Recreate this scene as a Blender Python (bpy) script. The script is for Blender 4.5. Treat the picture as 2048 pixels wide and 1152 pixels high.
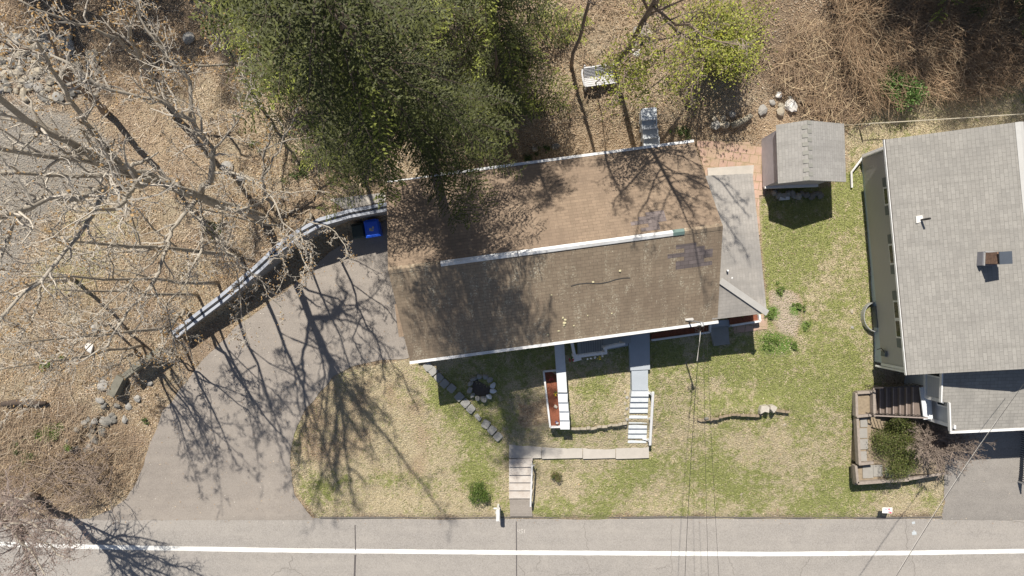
import bpy, math, random
import numpy as np
from mathutils import Vector

for o in list(bpy.data.objects):
    bpy.data.objects.remove(o, do_unlink=True)
SC = bpy.context.scene
COL = SC.collection

# ---------------------------------------------------------------- camera, sky, sun, exposure
CAM_H = 34.125
FPX = 2048 * 24 / 36.0
cam_d = bpy.data.cameras.new('camera'); cam_d.lens = 24; cam_d.sensor_width = 36
cam_d.clip_start = 0.1; cam_d.clip_end = 5000
cam = bpy.data.objects.new('camera', cam_d); COL.objects.link(cam)
cam.location = (0, 0, CAM_H); cam.rotation_euler = (0, 0, 0)
SC.camera = cam

SUN_TO = Vector((-0.20, 0.60, 1.0)).normalized()
W = bpy.data.worlds.new('World'); SC.world = W; W.use_nodes = True
wn = W.node_tree; wn.nodes.clear()
sky = wn.nodes.new('ShaderNodeTexSky'); sky.sky_type = 'NISHITA'; sky.sun_disc = False
sky.sun_elevation = math.asin(SUN_TO.z); sky.sun_rotation = math.atan2(SUN_TO.x, SUN_TO.y) % (2 * math.pi)
bg = wn.nodes.new('ShaderNodeBackground'); bg.inputs['Strength'].default_value = 0.058
wo = wn.nodes.new('ShaderNodeOutputWorld')
wn.links.new(sky.outputs[0], bg.inputs['Color']); wn.links.new(bg.outputs[0], wo.inputs['Surface'])
sun_d = bpy.data.lights.new('sun', 'SUN'); sun_d.energy = 5.0; sun_d.angle = math.radians(0.55)
sun_d.color = (1.0, 0.935, 0.83)
sun = bpy.data.objects.new('sun', sun_d); COL.objects.link(sun)
sun.location = (-8, 24, 40); sun.rotation_euler = (-SUN_TO).to_track_quat('-Z', 'Y').to_euler()
SC.view_settings.view_transform = 'Standard'; SC.view_settings.look = 'None'
SC.view_settings.exposure = 0.20; SC.view_settings.gamma = 1.0
SC.view_settings.use_curve_mapping = False
SC.render.resolution_x = 1024; SC.render.resolution_y = 576
SC.render.engine = 'CYCLES'

random.seed(11)
RNG = np.random.default_rng(7)

# ---------------------------------------------------------------- measuring: photograph measurements to metres
def P(px, py, z):
    k = (CAM_H - z) / FPX
    return Vector(((px - 1024) * k, -(py - 576) * k, z))

def vnoise(x, y, seed=0):
    xi = np.floor(x).astype(np.int64); yi = np.floor(y).astype(np.int64)
    xf = x - xi; yf = y - yi
    def h(a, b):
        n = (a * 374761393 + b * 668265263 + seed * 1442695041) & 0xffffffff
        n = ((n ^ (n >> 13)) * 1274126177) & 0xffffffff
        return ((n ^ (n >> 16)) & 0xffff) / 65535.0
    u = xf * xf * (3 - 2 * xf); v = yf * yf * (3 - 2 * yf)
    return (h(xi, yi) * (1 - u) + h(xi + 1, yi) * u) * (1 - v) + (h(xi, yi + 1) * (1 - u) + h(xi + 1, yi + 1) * u) * v
def fbm(x, y, seed=0, o=4):
    s = 0; a = .5; t = 0
    for k in range(o):
        s = s + a * vnoise(x * 2 ** k, y * 2 ** k, seed + k * 17); t += a; a *= .5
    return s / t
def sstep(a, b, x):
    t = np.clip((x - a) / (b - a), 0, 1); return t * t * (3 - 2 * t)

def tps(ctrl):
    c = np.array(ctrl, float); xy = c[:, :2] / 300.0; n = len(c)
    def phi(r2): return np.where(r2 > 1e-9, 0.5 * r2 * np.log(np.maximum(r2, 1e-12)), 0)
    d2 = ((xy[:, None] - xy[None]) ** 2).sum(-1)
    A = np.zeros((n + 3, n + 3)); A[:n, :n] = phi(d2) + np.eye(n) * 0.002
    A[:n, n] = 1; A[:n, n + 1:] = xy; A[n, :n] = 1; A[n + 1:, :n] = xy.T
    w = np.linalg.solve(A, np.concatenate([c[:, 2], [0, 0, 0]]))
    def f(px, py):
        px = np.clip(px, -250, 2300) / 300.0; py = np.clip(py, -250, 1040) / 300.0
        out = w[n] + w[n + 1] * px + w[n + 2] * py
        for i in range(n):
            out = out + w[i] * phi((px - xy[i, 0]) ** 2 + (py - xy[i, 1]) ** 2)
        return out
    return f
M_ctrl = [(600,-150,5.),(1100,-150,5.),(1560,-150,4.7),(2048,-150,4.4),(600,0,4.4),(900,0,4.4),(1300,0,4.4),(1560,0,4.),(1800,0,3.6),(2048,0,3.6),
 (900,130,4.1),(1200,130,4.1),(1450,130,3.8),(1700,130,3.2),(2000,130,3.1),(1050,215,3.9),(1300,215,3.85),(1450,215,3.3),(1600,215,2.9),(1800,215,2.7),(2048,215,2.7),
 (1050,300,2.9),(1300,300,2.8),(1450,300,2.6),(1600,300,2.5),(1740,300,2.4),(820,450,2.1),(700,470,1.8),(1050,450,2.4),(1500,450,2.45),(1640,450,2.35),(1740,450,2.3),(2048,450,2.2),
 (600,600,1.55),(760,600,1.7),(900,600,2.),(1100,600,2.35),(1500,600,2.4),(1650,600,2.2),(1740,600,2.15),(2048,600,2.),
 (520,700,1.3),(700,700,1.45),(820,700,1.65),(1000,700,2.1),(1200,700,2.35),(1400,700,2.3),(1600,700,2.05),(1740,700,1.95),(2000,700,1.6),
 (400,800,1.),(550,800,.95),(700,800,1.05),(850,800,1.3),(1000,800,1.6),(1150,800,1.95),(1300,800,1.9),(1500,800,1.75),(1700,800,1.6),(1850,800,1.),(2048,800,.8),
 (330,900,.6),(500,900,.5),(700,900,.6),(900,900,.85),(1040,900,.95),(1160,900,1.),(1300,900,1.),(1500,900,1.1),(1700,900,1.),(1850,900,.75),(2048,900,.5),
 (300,1000,.15),(500,1000,.1),(700,1000,.2),(900,1000,.35),(1040,1000,.3),(1200,1000,.4),(1500,1000,.4),(1700,1000,.35),(1850,1000,.25),(2048,1000,.2)] + [(x,1040,.03) for x in range(0,2300,250)]
U_ctrl = [(0,-150,5.),(600,-150,5.),(0,0,4.4),(300,0,4.5),(600,0,4.5),(900,0,4.4),(0,200,3.9),(300,200,4.1),(600,200,4.2),(850,300,4.2),(0,400,3.2),(200,400,3.3),(400,400,3.6),(600,380,3.9),
 (780,395,4.05),(640,430,3.75),(560,480,3.2),(500,530,2.85),(430,600,2.45),(350,660,2.05),(200,560,2.7),(0,600,2.5),(0,750,1.9),(150,720,1.8),(250,740,1.6),(0,900,1.1),(150,900,.9),(250,850,.9),
 (0,1000,.4),(150,1000,.25),(300,980,.15),(0,1040,.03),(300,1040,.03),(600,1040,.03),(1000,300,4.),(1000,380,3.9)]
fM = tps(M_ctrl); fU = tps(U_ctrl)
WALL = [(230,800),(350,665),(430,602),(500,545),(560,490),(600,462),(640,438),(700,425),(780,405),(1000,380)]
def seg_dist(px, py, poly):
    best = np.full(np.shape(px), 1e9); side = np.zeros(np.shape(px))
    for (x0, y0), (x1, y1) in zip(poly[:-1], poly[1:]):
        dx, dy = x1 - x0, y1 - y0; L2 = dx * dx + dy * dy
        t = np.clip(((px - x0) * dx + (py - y0) * dy) / L2, 0, 1)
        ex = px - (x0 + t * dx); ey = py - (y0 + t * dy); d = np.hypot(ex, ey)
        s = dx * (py - y0) - dy * (px - x0)
        m = d < best; best = np.where(m, d, best); side = np.where(m, s, side)
    return best, side
def zg(px, py):
    px = np.asarray(px, float); py = np.asarray(py, float)
    d, s = seg_dist(px, py, WALL)
    sd = np.where(s > 0, d, -d)                 # positive: on the driveway side
    w = sstep(4, 30, sd)
    # beyond the upper end of the retaining wall the two slopes meet gently
    z = fU(px, py) * (1 - w) + fM(px, py) * w
    ur = sstep(880, 1010, px) * (1 - sstep(380, 420, py)); z = z * (1 - ur) + fM(px, py) * ur
    # low stone step across the lawn
    yl = 853 + 4 * np.sin(px / 30.0)
    inx = sstep(1000, 1050, px) * (1 - sstep(1300, 1330, px))
    z = z + .30 * inx * (sstep(yl + 5, yl - 3, py) if False else 1 - sstep(yl - 4, yl + 4, py)) * sstep(760, 850, py)
    yr = 838 - (px - 1400) * 0.09 + 3 * np.sin(px / 17.0)
    inr = sstep(1380, 1430, px) * (1 - sstep(1560, 1600, px))
    z = z + .30 * inr * (1 - sstep(yr - 3, yr + 4, py)) * sstep(770, 835, py)
    z = z + (fbm(px / 45., py / 45., 3) - .5) * .10 * (1 - sstep(1000, 1030, py))
    z = z * (1 - sstep(1033, 1040, py))
    dr = np.maximum(sstep(150, 190, px) * (1 - sstep(625, 650, px)), sstep(1870, 1890, px))
    return z + .10 * (1 - sstep(1032, 1036, py)) * sstep(980, 1032, py) * (1 - dr)
def G(px, py, dz=0.0):
    return P(px, py, float(zg(px, py)) + dz)
def gz(X, Y):
    z = 2.0
    for _ in range(6):
        k = FPX / (CAM_H - z); z = float(zg(1024 + X * k, 576 - Y * k))
    return z

# ---------------------------------------------------------------- materials
MATS = {}
def _nt(name):
    m = bpy.data.materials.new(name); m.use_nodes = True; nt = m.node_tree
    b = nt.nodes['Principled BSDF']; MATS[name] = m
    return m, nt, b
def N(nt, typ, **kw):
    n = nt.nodes.new(typ)
    for k, v in kw.items():
        if k.startswith('_'): setattr(n, k[1:], v)
        else: n.inputs[k.replace('__', ' ')].default_value = v
    return n
def mixc(nt, fac, a, b, bt='MIX'):
    n = nt.nodes.new('ShaderNodeMix'); n.data_type = 'RGBA'; n.blend_type = bt; n.clamp_factor = True
    for sock, v in ((n.inputs[0], fac), (n.inputs[6], a), (n.inputs[7], b)):
        if isinstance(v, (int, float)): sock.default_value = v
        elif isinstance(v, tuple): sock.default_value = (*v[:3], 1)
        else: nt.links.new(v, sock)
    return n.outputs[2]
def ramp(nt, src, a, b, ca=0., cb=1.):
    n = nt.nodes.new('ShaderNodeMapRange'); n.inputs[1].default_value = a; n.inputs[2].default_value = b
    n.inputs[3].default_value = ca; n.inputs[4].default_value = cb; nt.links.new(src, n.inputs[0]); return n.outputs[0]
def mul(nt, a, b, op='MULTIPLY'):
    n = nt.nodes.new('ShaderNodeMath'); n.operation = op
    for s, v in ((n.inputs[0], a), (n.inputs[1], b)):
        if isinstance(v, (int, float)): s.default_value = v
        else: nt.links.new(v, s)
    return n.outputs[0]
def noise(nt, co, scale, detail=4, rough=.55, dist=0):
    n = N(nt, 'ShaderNodeTexNoise', Scale=scale, Detail=detail, Roughness=rough, Distortion=dist)
    nt.links.new(co, n.inputs['Vector']); return n.outputs['Fac']
def pos(nt): return nt.nodes.new('ShaderNodeNewGeometry').outputs['Position']
def bump(nt, b, h, strength=.5, dist=.02):
    n = nt.nodes.new('ShaderNodeBump'); n.inputs['Strength'].default_value = strength; n.inputs['Distance'].default_value = dist
    nt.links.new(h, n.inputs['Height']); nt.links.new(n.outputs[0], b.inputs['Normal'])

def mat_plain(name, c, rough=.7, var=.25, scale=3., metal=0., bmp=.2, c2=None, fine=30.):
    m, nt, b = _nt(name); co = pos(nt)
    n1 = noise(nt, co, scale, 5); n2 = noise(nt, co, fine, 3)
    c2 = c2 or tuple(x * (1 - var) for x in c)
    c1 = mixc(nt, ramp(nt, n1, .35, .68), c, c2)
    c3 = mixc(nt, ramp(nt, n2, .3, .7, 0, .6), c1, tuple(min(1, x * (1 + var * .6)) for x in c))
    nt.links.new(c3, b.inputs['Base Color']); b.inputs['Roughness'].default_value = rough; b.inputs['Metallic'].default_value = metal
    if bmp: bump(nt, b, n2, bmp, .01)
    return m
def mat_asphalt(name, c, warm, cracks=True):
    m, nt, b = _nt(name); co = pos(nt)
    big = noise(nt, co, .22, 4, .6); mid = noise(nt, co, 1.6, 5, .6); fine = noise(nt, co, 26, 3, .7)
    st = nt.nodes.new('ShaderNodeMapping'); st.inputs['Scale'].default_value = (.05, 1.1, 1); nt.links.new(co, st.inputs['Vector'])
    lane = noise(nt, st.outputs[0], 1.6, 3, .5)
    col = mixc(nt, ramp(nt, big, .3, .7), c, warm)
    col = mixc(nt, ramp(nt, mid, .3, .72, 0, .75), col, tuple(x * .78 for x in c))
    col = mixc(nt, ramp(nt, noise(nt, co, .9, 6, .7), .52, .70, 0, .55), col, tuple(x * 1.22 for x in warm))
    grain = noise(nt, co, 11, 3, .8); col = mixc(nt, ramp(nt, grain, .35, .62, .55, 0), col, tuple(x * .70 for x in c))
    col = mixc(nt, ramp(nt, lane, .4, .75, 0, .35), col, tuple(x * 1.22 for x in warm))
    col = mixc(nt, ramp(nt, fine, .40, .68, 0, .8), col, tuple(x * 1.38 for x in c))
    v = N(nt, 'ShaderNodeTexVoronoi', Scale=7.0); nt.links.new(co, v.inputs['Vector'])
    peb = ramp(nt, v.outputs['Distance'], .04, .10, 1, 0)
    sel = ramp(nt, noise(nt, co, 6, 2), .60, .66)
    col = mixc(nt, mul(nt, mul(nt, peb, sel), .55), col, (.62, .60, .56))
    if cracks:
        dn = nt.nodes.new('ShaderNodeVectorMath'); dn.operation = 'ADD'
        nn = N(nt, 'ShaderNodeTexNoise', Scale=1.3, Detail=5); nt.links.new(co, nn.inputs['Vector'])
        nt.links.new(co, dn.inputs[0]); nt.links.new(nn.outputs['Color'], dn.inputs[1])
        cv = N(nt, 'ShaderNodeTexVoronoi', Scale=.33, _feature='DISTANCE_TO_EDGE'); nt.links.new(dn.outputs[0], cv.inputs['Vector'])
        cr = mul(nt, ramp(nt, cv.outputs['Distance'], .003, .011, 1, 0), ramp(nt, noise(nt, co, .4, 2), .50, .60))
        col = mixc(nt, mul(nt, cr, .12), col, (.09, .08, .075))
    nt.links.new(col, b.inputs['Base Color']); b.inputs['Roughness'].default_value = .95; b.inputs['Specular IOR Level'].default_value = .2
    bump(nt, b, fine, .5, .02)
    return m
def mat_shingle(name, c, row=.14, width=.32, var=.12, mortar=.5, lichen=0., stain=(.1,.1,.1), stain_f=.2, lichen_c=(.5,.47,.36)):
    m, nt, b = _nt(name); co = pos(nt)
    uv = nt.nodes.new('ShaderNodeUVMap').outputs[0]
    br = N(nt, 'ShaderNodeTexBrick', Scale=1.0, _offset=.5)
    br.inputs['Mortar Size'].default_value = .011; br.inputs['Brick Width'].default_value = width; br.inputs['Row Height'].default_value = row
    br.inputs['Mortar Smooth'].default_value = .4
    br.inputs['Color1'].default_value = (*[x * (1 + var) for x in c], 1); br.inputs['Color2'].default_value = (*[x * (1 - var) for x in c], 1)
    br.inputs['Mortar'].default_value = (*[x * mortar for x in c], 1); nt.links.new(uv, br.inputs['Vector'])
    col = br.outputs['Color']
    col = mixc(nt, ramp(nt, noise(nt, co, .45, 5, .6), .42, .72, 0, stain_f), col, stain)
    col = mixc(nt, ramp(nt, noise(nt, co, 2.2, 5, .65), .35, .75, 0, .35), col, tuple(x * 1.25 for x in c))
    su = nt.nodes.new('ShaderNodeMapping'); su.inputs['Scale'].default_value = (2.6, .28, 1); nt.links.new(uv, su.inputs['Vector'])
    col = mixc(nt, ramp(nt, noise(nt, su.outputs[0], 1.5, 4, .65), .46, .70, 0, .42), col, tuple(x * .60 for x in c))
    fine = noise(nt, co, 34, 3, .7)
    col = mixc(nt, ramp(nt, fine, .35, .7, 0, .45), col, tuple(x * .62 for x in c))
    if lichen:
        v = N(nt, 'ShaderNodeTexVoronoi', Scale=8.5); nt.links.new(co, v.inputs['Vector'])
        s1 = ramp(nt, v.outputs['Distance'], .10, .24, 1, 0)
        sel = ramp(nt, noise(nt, co, .8, 4, .65), .46, .66); s2 = ramp(nt, noise(nt, co, 9, 3), .48, .60)
        col = mixc(nt, mul(nt, mul(nt, mul(nt, s1, sel), s2), lichen), col, lichen_c)
        st = nt.nodes.new('ShaderNodeMapping'); st.inputs['Scale'].default_value = (2.2, .35, 1); nt.links.new(co, st.inputs['Vector'])
        v2 = ramp(nt, noise(nt, st.outputs[0], 1.2, 5, .7), .5, .72)
        sp = ramp(nt, noise(nt, co, 15, 3, .7), .50, .62)
        col = mixc(nt, mul(nt, mul(nt, v2, sp), lichen * .75), col, lichen_c)
    nt.links.new(col, b.inputs['Base Color']); b.inputs['Roughness'].default_value = .92
    bump(nt, b, br.outputs['Fac'], -.35, .015)
    return m
def mat_attr(name, rough=.75, trans=0.0, bright=1.0):
    m, nt, b = _nt(name)
    a = nt.nodes.new('ShaderNodeAttribute'); a.attribute_name = 'col'
    c = a.outputs['Color']
    nt.links.new(c, b.inputs['Base Color']); b.inputs['Roughness'].default_value = rough
    if trans:
        t = nt.nodes.new('ShaderNodeBsdfTranslucent'); nt.links.new(c, t.inputs['Color'])
        mx = nt.nodes.new('ShaderNodeMixShader'); mx.inputs[0].default_value = trans
        out = nt.nodes['Material Output']
        nt.links.new(b.outputs[0], mx.inputs[1]); nt.links.new(t.outputs[0], mx.inputs[2]); nt.links.new(mx.outputs[0], out.inputs['Surface'])
    return m
def mat_boards(name, c, width=.14, axis_rot=0., var=.15, gap=.35, rough=.7):
    m, nt, b = _nt(name); co = pos(nt)
    mp = nt.nodes.new('ShaderNodeMapping'); mp.inputs['Rotation'].default_value = (0, 0, axis_rot); nt.links.new(co, mp.inputs['Vector'])
    w = N(nt, 'ShaderNodeTexWave', Scale=1.0 / width / 20 * math.pi * 2 / (2 * math.pi) * 10, _bands_direction='X'); w.inputs['Distortion'].default_value = .0
    nt.links.new(mp.outputs[0], w.inputs['Vector'])
    g = ramp(nt, w.outputs['Fac'], .0, .12, 1, 0)
    col = mixc(nt, mul(nt, g, 1 - gap), c, tuple(x * .35 for x in c))
    col = mixc(nt, ramp(nt, noise(nt, co, 4, 5), .3, .7, 0, .5), col, tuple(x * (1 - var) for x in c))
    nt.links.new(col, b.inputs['Base Color']); b.inputs['Roughness'].default_value = rough
    return m
def mat_siding(name, c, lap=.11):
    m, nt, b = _nt(name); co = pos(nt)
    sp = nt.nodes.new('ShaderNodeSeparateXYZ'); nt.links.new(co, sp.inputs[0])
    f = mul(nt, mul(nt, sp.outputs['Z'], 1 / lap), 1.0, 'MODULO')
    g = ramp(nt, f, 0, .14, 1, 0)
    col = mixc(nt, mul(nt, g, .5), c, tuple(x * .4 for x in c))
    col = mixc(nt, ramp(nt, noise(nt, co, 1.5, 5), .35, .75, 0, .3), col, tuple(x * .85 for x in c))
    nt.links.new(col, b.inputs['Base Color']); b.inputs['Roughness'].default_value = .6
    bump(nt, b, f, .6, .02)
    return m

# ---------------------------------------------------------------- mesh building
OFF = {}
class MB:
    def __init__(s): s.v = []; s.f = []; s.uv = []; s.mi = []
    def face(s, pts, uv=None, mi=0):
        i = len(s.v); s.v += [tuple(p) for p in pts]; s.f.append(tuple(range(i, i + len(pts)))); s.uv.append(uv); s.mi.append(mi)
    def prism(s, xy, z0, z1, mi=0):
        n = len(xy); i = len(s.v)
        a = sum(xy[k][0] * xy[(k + 1) % n][1] - xy[(k + 1) % n][0] * xy[k][1] for k in range(n))
        if a < 0: xy = xy[::-1]
        z0 = z0 if isinstance(z0, (list, tuple)) else [z0] * n; z1 = z1 if isinstance(z1, (list, tuple)) else [z1] * n
        if a < 0: z0 = z0[::-1]; z1 = z1[::-1]
        s.v += [(p[0], p[1], z) for p, z in zip(xy, z0)] + [(p[0], p[1], z) for p, z in zip(xy, z1)]
        fs = [tuple(range(i, i + n))[::-1], tuple(range(i + n, i + 2 * n))] + [(i + k, i + (k + 1) % n, i + n + (k + 1) % n, i + n + k) for k in range(n)]
        s.f += fs; s.uv += [None] * len(fs); s.mi += [mi] * len(fs)
        return s
    def box(s, c, size, rz=0., mi=0):
        hx, hy, hz = size[0] / 2, size[1] / 2, size[2] / 2; ca, sa = math.cos(rz), math.sin(rz)
        xy = [(c[0] + x * ca - y * sa, c[1] + x * sa + y * ca) for x, y in ((-hx, -hy), (hx, -hy), (hx, hy), (-hx, hy))]
        return s.prism(xy, c[2] - hz, c[2] + hz, mi)
    def bar(s, a, b, w, h=None):
        """rectangular bar from a to b (horizontal-ish), width w, height h below the line"""
        a = Vector(a); b = Vector(b); h = h or w; d = (b - a); 
        side = d.cross(Vector((0, 0, 1)))
        if side.length < 1e-4: side = Vector((1, 0, 0))
        side.normalize(); up = side.cross(d).normalized(); i = len(s.v)
        for p in (a, b):
            for q in ((-w / 2, -h / 2), (w / 2, -h / 2), (w / 2, h / 2), (-w / 2, h / 2)):
                s.v.append(tuple(p + side * q[0] + up * q[1]))
        fs = [(i, i + 1, i + 2, i + 3), (i + 7, i + 6, i + 5, i + 4)] + [(i + k, i + 4 + k, i + 4 + (k + 1) % 4, i + (k + 1) % 4) for k in range(4)]
        s.f += fs; s.uv += [None] * 6; s.mi += [0] * 6
        return s
    def tube(s, pts, radii, sides=5, cap=True):
        pts = [Vector(p) for p in pts]; n = len(pts); i = len(s.v)
        if not isinstance(radii, (list, tuple)): radii = [radii] * n
        for k, p in enumerate(pts):
            t = (pts[min(k + 1, n - 1)] - pts[max(k - 1, 0)])
            if t.length < 1e-6: t = Vector((0, 0, 1))
            t.normalize(); ref = Vector((0, 0, 1)) if abs(t.z) < .8 else Vector((1, 0, 0))
            a = t.cross(ref).normalized(); b = t.cross(a)
            for j in range(sides):
                an = 2 * math.pi * j / sides
                q = p + (a * math.cos(an) + b * math.sin(an)) * radii[k]; s.v.append((q.x, q.y, q.z))
        for k in range(n - 1):
            for j in range(sides):
                j2 = (j + 1) % sides
                s.f.append((i + k * sides + j, i + k * sides + j2, i + (k + 1) * sides + j2, i + (k + 1) * sides + j)); s.uv.append(None); s.mi.append(0)
        if cap:
            s.f.append(tuple(i + j for j in range(sides))[::-1]); s.uv.append(None); s.mi.append(0)
            s.f.append(tuple(i + (n - 1) * sides + j for j in range(sides))); s.uv.append(None); s.mi.append(0)
        return s
    def rock(s, c, r, seed=0, flat=.6, sub=1):
        rr = random.Random(seed); import bmesh
        bm = bmesh.new(); bmesh.ops.create_icosphere(bm, subdivisions=sub + 1, radius=1)
        dirs = [Vector((rr.gauss(0, 1), rr.gauss(0, 1), rr.gauss(0, 1))).normalized() for _ in range(7)]
        i = len(s.v); sx, sy = r * rr.uniform(.8, 1.2), r * rr.uniform(.7, 1.05); an = rr.uniform(0, 3.14)
        for v in bm.verts:
            d = v.co.copy(); m = 1.0
            for q in dirs:
                t = d.dot(q)
                if t > .62: m = min(m, .62 / t + .05)
            m *= rr.uniform(.95, 1.05); x, y, z = d.x * sx * m, d.y * sy * m, d.z * r * flat * m
            s.v.append((c[0] + x * math.cos(an) - y * math.sin(an), c[1] + x * math.sin(an) + y * math.cos(an), c[2] + z))
        for f in bm.faces: s.f.append(tuple(i + v.index for v in f.verts)); s.uv.append(None); s.mi.append(0)
        bm.free(); return s
    def slab(s, pts, th, udir, mi=0, side_mi=None):
        """sloping slab whose top is the polygon pts; UVs in metres along udir and up the slope"""
        pts = [Vector(p) for p in pts]; nrm = Vector((0, 0, 0)); n = len(pts)
        for k in range(n): nrm += (pts[k]).cross(pts[(k + 1) % n])
        if nrm.z < 0: pts = pts[::-1]; nrm = -nrm
        nrm.normalize(); u = Vector(udir).normalized(); u = (u - nrm * u.dot(nrm)).normalized(); w = nrm.cross(u)
        s.face(pts, [(p.dot(u), p.dot(w)) for p in pts], mi)
        low = [p - nrm * th for p in pts]; s.face(low[::-1], None, mi if side_mi is None else side_mi)
        for k in range(n):
            k2 = (k + 1) % n; s.face([pts[k], low[k], low[k2], pts[k2]], None, mi if side_mi is None else side_mi)
        return s
def tagit(o, label=None, cat=None, group=None, kind=None):
    if label: o['label'] = label
    if cat: o['category'] = cat
    if group: o['group'] = group
    if kind: o['kind'] = kind
    return o
def thing(name, loc, label, cat, group=None):
    o = bpy.data.objects.new(name, None); COL.objects.link(o); o.location = loc; o.empty_display_size = .2
    OFF[o] = Vector(loc); return tagit(o, label, cat, group)
SPLIT = {'ridge_cap', 'corner_board', 'rake_trim', 'trim_board', 'bracket', 'wire_leg', 'front_wall', 'roof_slate', 'sill', 'white_pot', 'moss_tuft', 'head'}
def pieces(mb):
    par = {}
    def find(a):
        while par[a] != a: par[a] = par[par[a]]; a = par[a]
        return a
    key = [tuple(round(c, 4) for c in v) for v in mb.v]
    for k in key: par[k] = k
    for f in mb.f:
        for i in f[1:]: par[find(key[i])] = find(key[f[0]])
    out = {}
    for n, f in enumerate(mb.f): out.setdefault(find(key[f[0]]), []).append(n)
    res = []
    for fs in out.values():
        m = MB()
        for n in fs: m.face([mb.v[i] for i in mb.f[n]], mb.uv[n], mb.mi[n])
        res.append(m)
    return res
def build(mb, name, mat, parent=None, label=None, cat=None, group=None, kind=None, smooth=False):
    if name in SPLIT and parent is not None:
        ps = pieces(mb)
        if len(ps) > 1:
            return [build1(m, name, mat, parent, label, cat, group, kind, smooth) for m in ps][0]
    return build1(mb, name, mat, parent, label, cat, group, kind, smooth)
def build1(mb, name, mat, parent=None, label=None, cat=None, group=None, kind=None, smooth=False):
    me = bpy.data.meshes.new(name)
    V = np.array(mb.v, dtype=float)
    if parent is not None: off = OFF[parent]
    elif kind == 'structure': off = Vector((0, 0, 0))
    else:
        off = Vector(((V[:, 0].min() + V[:, 0].max()) / 2, (V[:, 1].min() + V[:, 1].max()) / 2, V[:, 2].min()))
    V = V - np.array(off)
    me.from_pydata(V.tolist(), [], mb.f)
    for m in (mat if isinstance(mat, (list, tuple)) else [mat]): me.materials.append(MATS[m] if isinstance(m, str) else m)
    if any(u is not None for u in mb.uv):
        ul = me.uv_layers.new(name='UVMap')
        for poly, u in zip(me.polygons, mb.uv):
            if u is not None:
                for li, q in zip(poly.loop_indices, u): ul.data[li].uv = q
    if any(mb.mi): me.polygons.foreach_set('material_index', mb.mi)
    if smooth: me.polygons.foreach_set('use_smooth', [True] * len(me.polygons))
    me.update()
    o = bpy.data.objects.new(name, me); COL.objects.link(o)
    if parent is not None: o.parent = parent; OFF[o] = off
    else: o.location = off; OFF[o] = Vector(off)
    return tagit(o, label, cat, group, kind)
def quadcloud(name, C, D, Wd, length, width, colr, mat, parent=None, shape='leaf', **tg):
    """many small flat leaves: centre C, long axis D, width axis Wd (all N x 3), one colour each"""
    n = len(C); L = (D * (length / 2)[:, None]); S = (Wd * (width / 2)[:, None])
    V = np.empty((n, 4, 3)); V[:, 0] = C - L; V[:, 1] = C + S * 1.0; V[:, 2] = C + L; V[:, 3] = C - S
    if shape == 'quad': V[:, 0] = C - L - S; V[:, 1] = C - L + S; V[:, 2] = C + L + S; V[:, 3] = C + L - S
    if parent is not None: off = np.array(OFF[parent])
    elif tg.get('kind') == 'structure': off = np.zeros(3)
    else: off = np.array([C[:, 0].mean(), C[:, 1].mean(), C[:, 2].min()])
    V = V.reshape(-1, 3) - off
    me = bpy.data.meshes.new(name); me.vertices.add(4 * n); me.loops.add(4 * n); me.polygons.add(n)
    me.vertices.foreach_set('co', V.ravel()); me.loops.foreach_set('vertex_index', np.arange(4 * n))
    me.polygons.foreach_set('loop_start', np.arange(n) * 4); me.polygons.foreach_set('loop_total', np.full(n, 4))
    me.update(calc_edges=True)
    at = me.color_attributes.new('col', 'FLOAT_COLOR', 'POINT')
    cc = np.ones((n, 4, 4)); cc[:, :, :3] = colr[:, None, :]; at.data.foreach_set('color', cc.ravel())
    me.materials.append(MATS[mat]); o = bpy.data.objects.new(name, me); COL.objects.link(o)
    if parent is not None: o.parent = parent; OFF[o] = Vector(off)
    else: o.location = off
    return tagit(o, **tg)
def unit(a): return a / np.maximum(np.linalg.norm(a, axis=-1, keepdims=True), 1e-9)
def in_poly(px, py, poly):
    ins = np.zeros(np.shape(px), bool); n = len(poly)
    for k in range(n):
        x0, y0 = poly[k]; x1, y1 = poly[(k + 1) % n]
        if y0 == y1: continue
        c = ((y0 > py) != (y1 > py)) & (px < (x1 - x0) * (py - y0) / (y1 - y0) + x0); ins ^= c
    return ins
def mask(px, py, poly, soft=12):
    d, _ = seg_dist(px, py, list(poly) + [poly[0]]); sd = np.where(in_poly(px, py, poly), d, -d)
    return sstep(-soft, soft, sd)
ORD = ['first','second','third','fourth','fifth','sixth','seventh','eighth','ninth','tenth','eleventh','twelfth','thirteenth','fourteenth','fifteenth','sixteenth']
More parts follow.
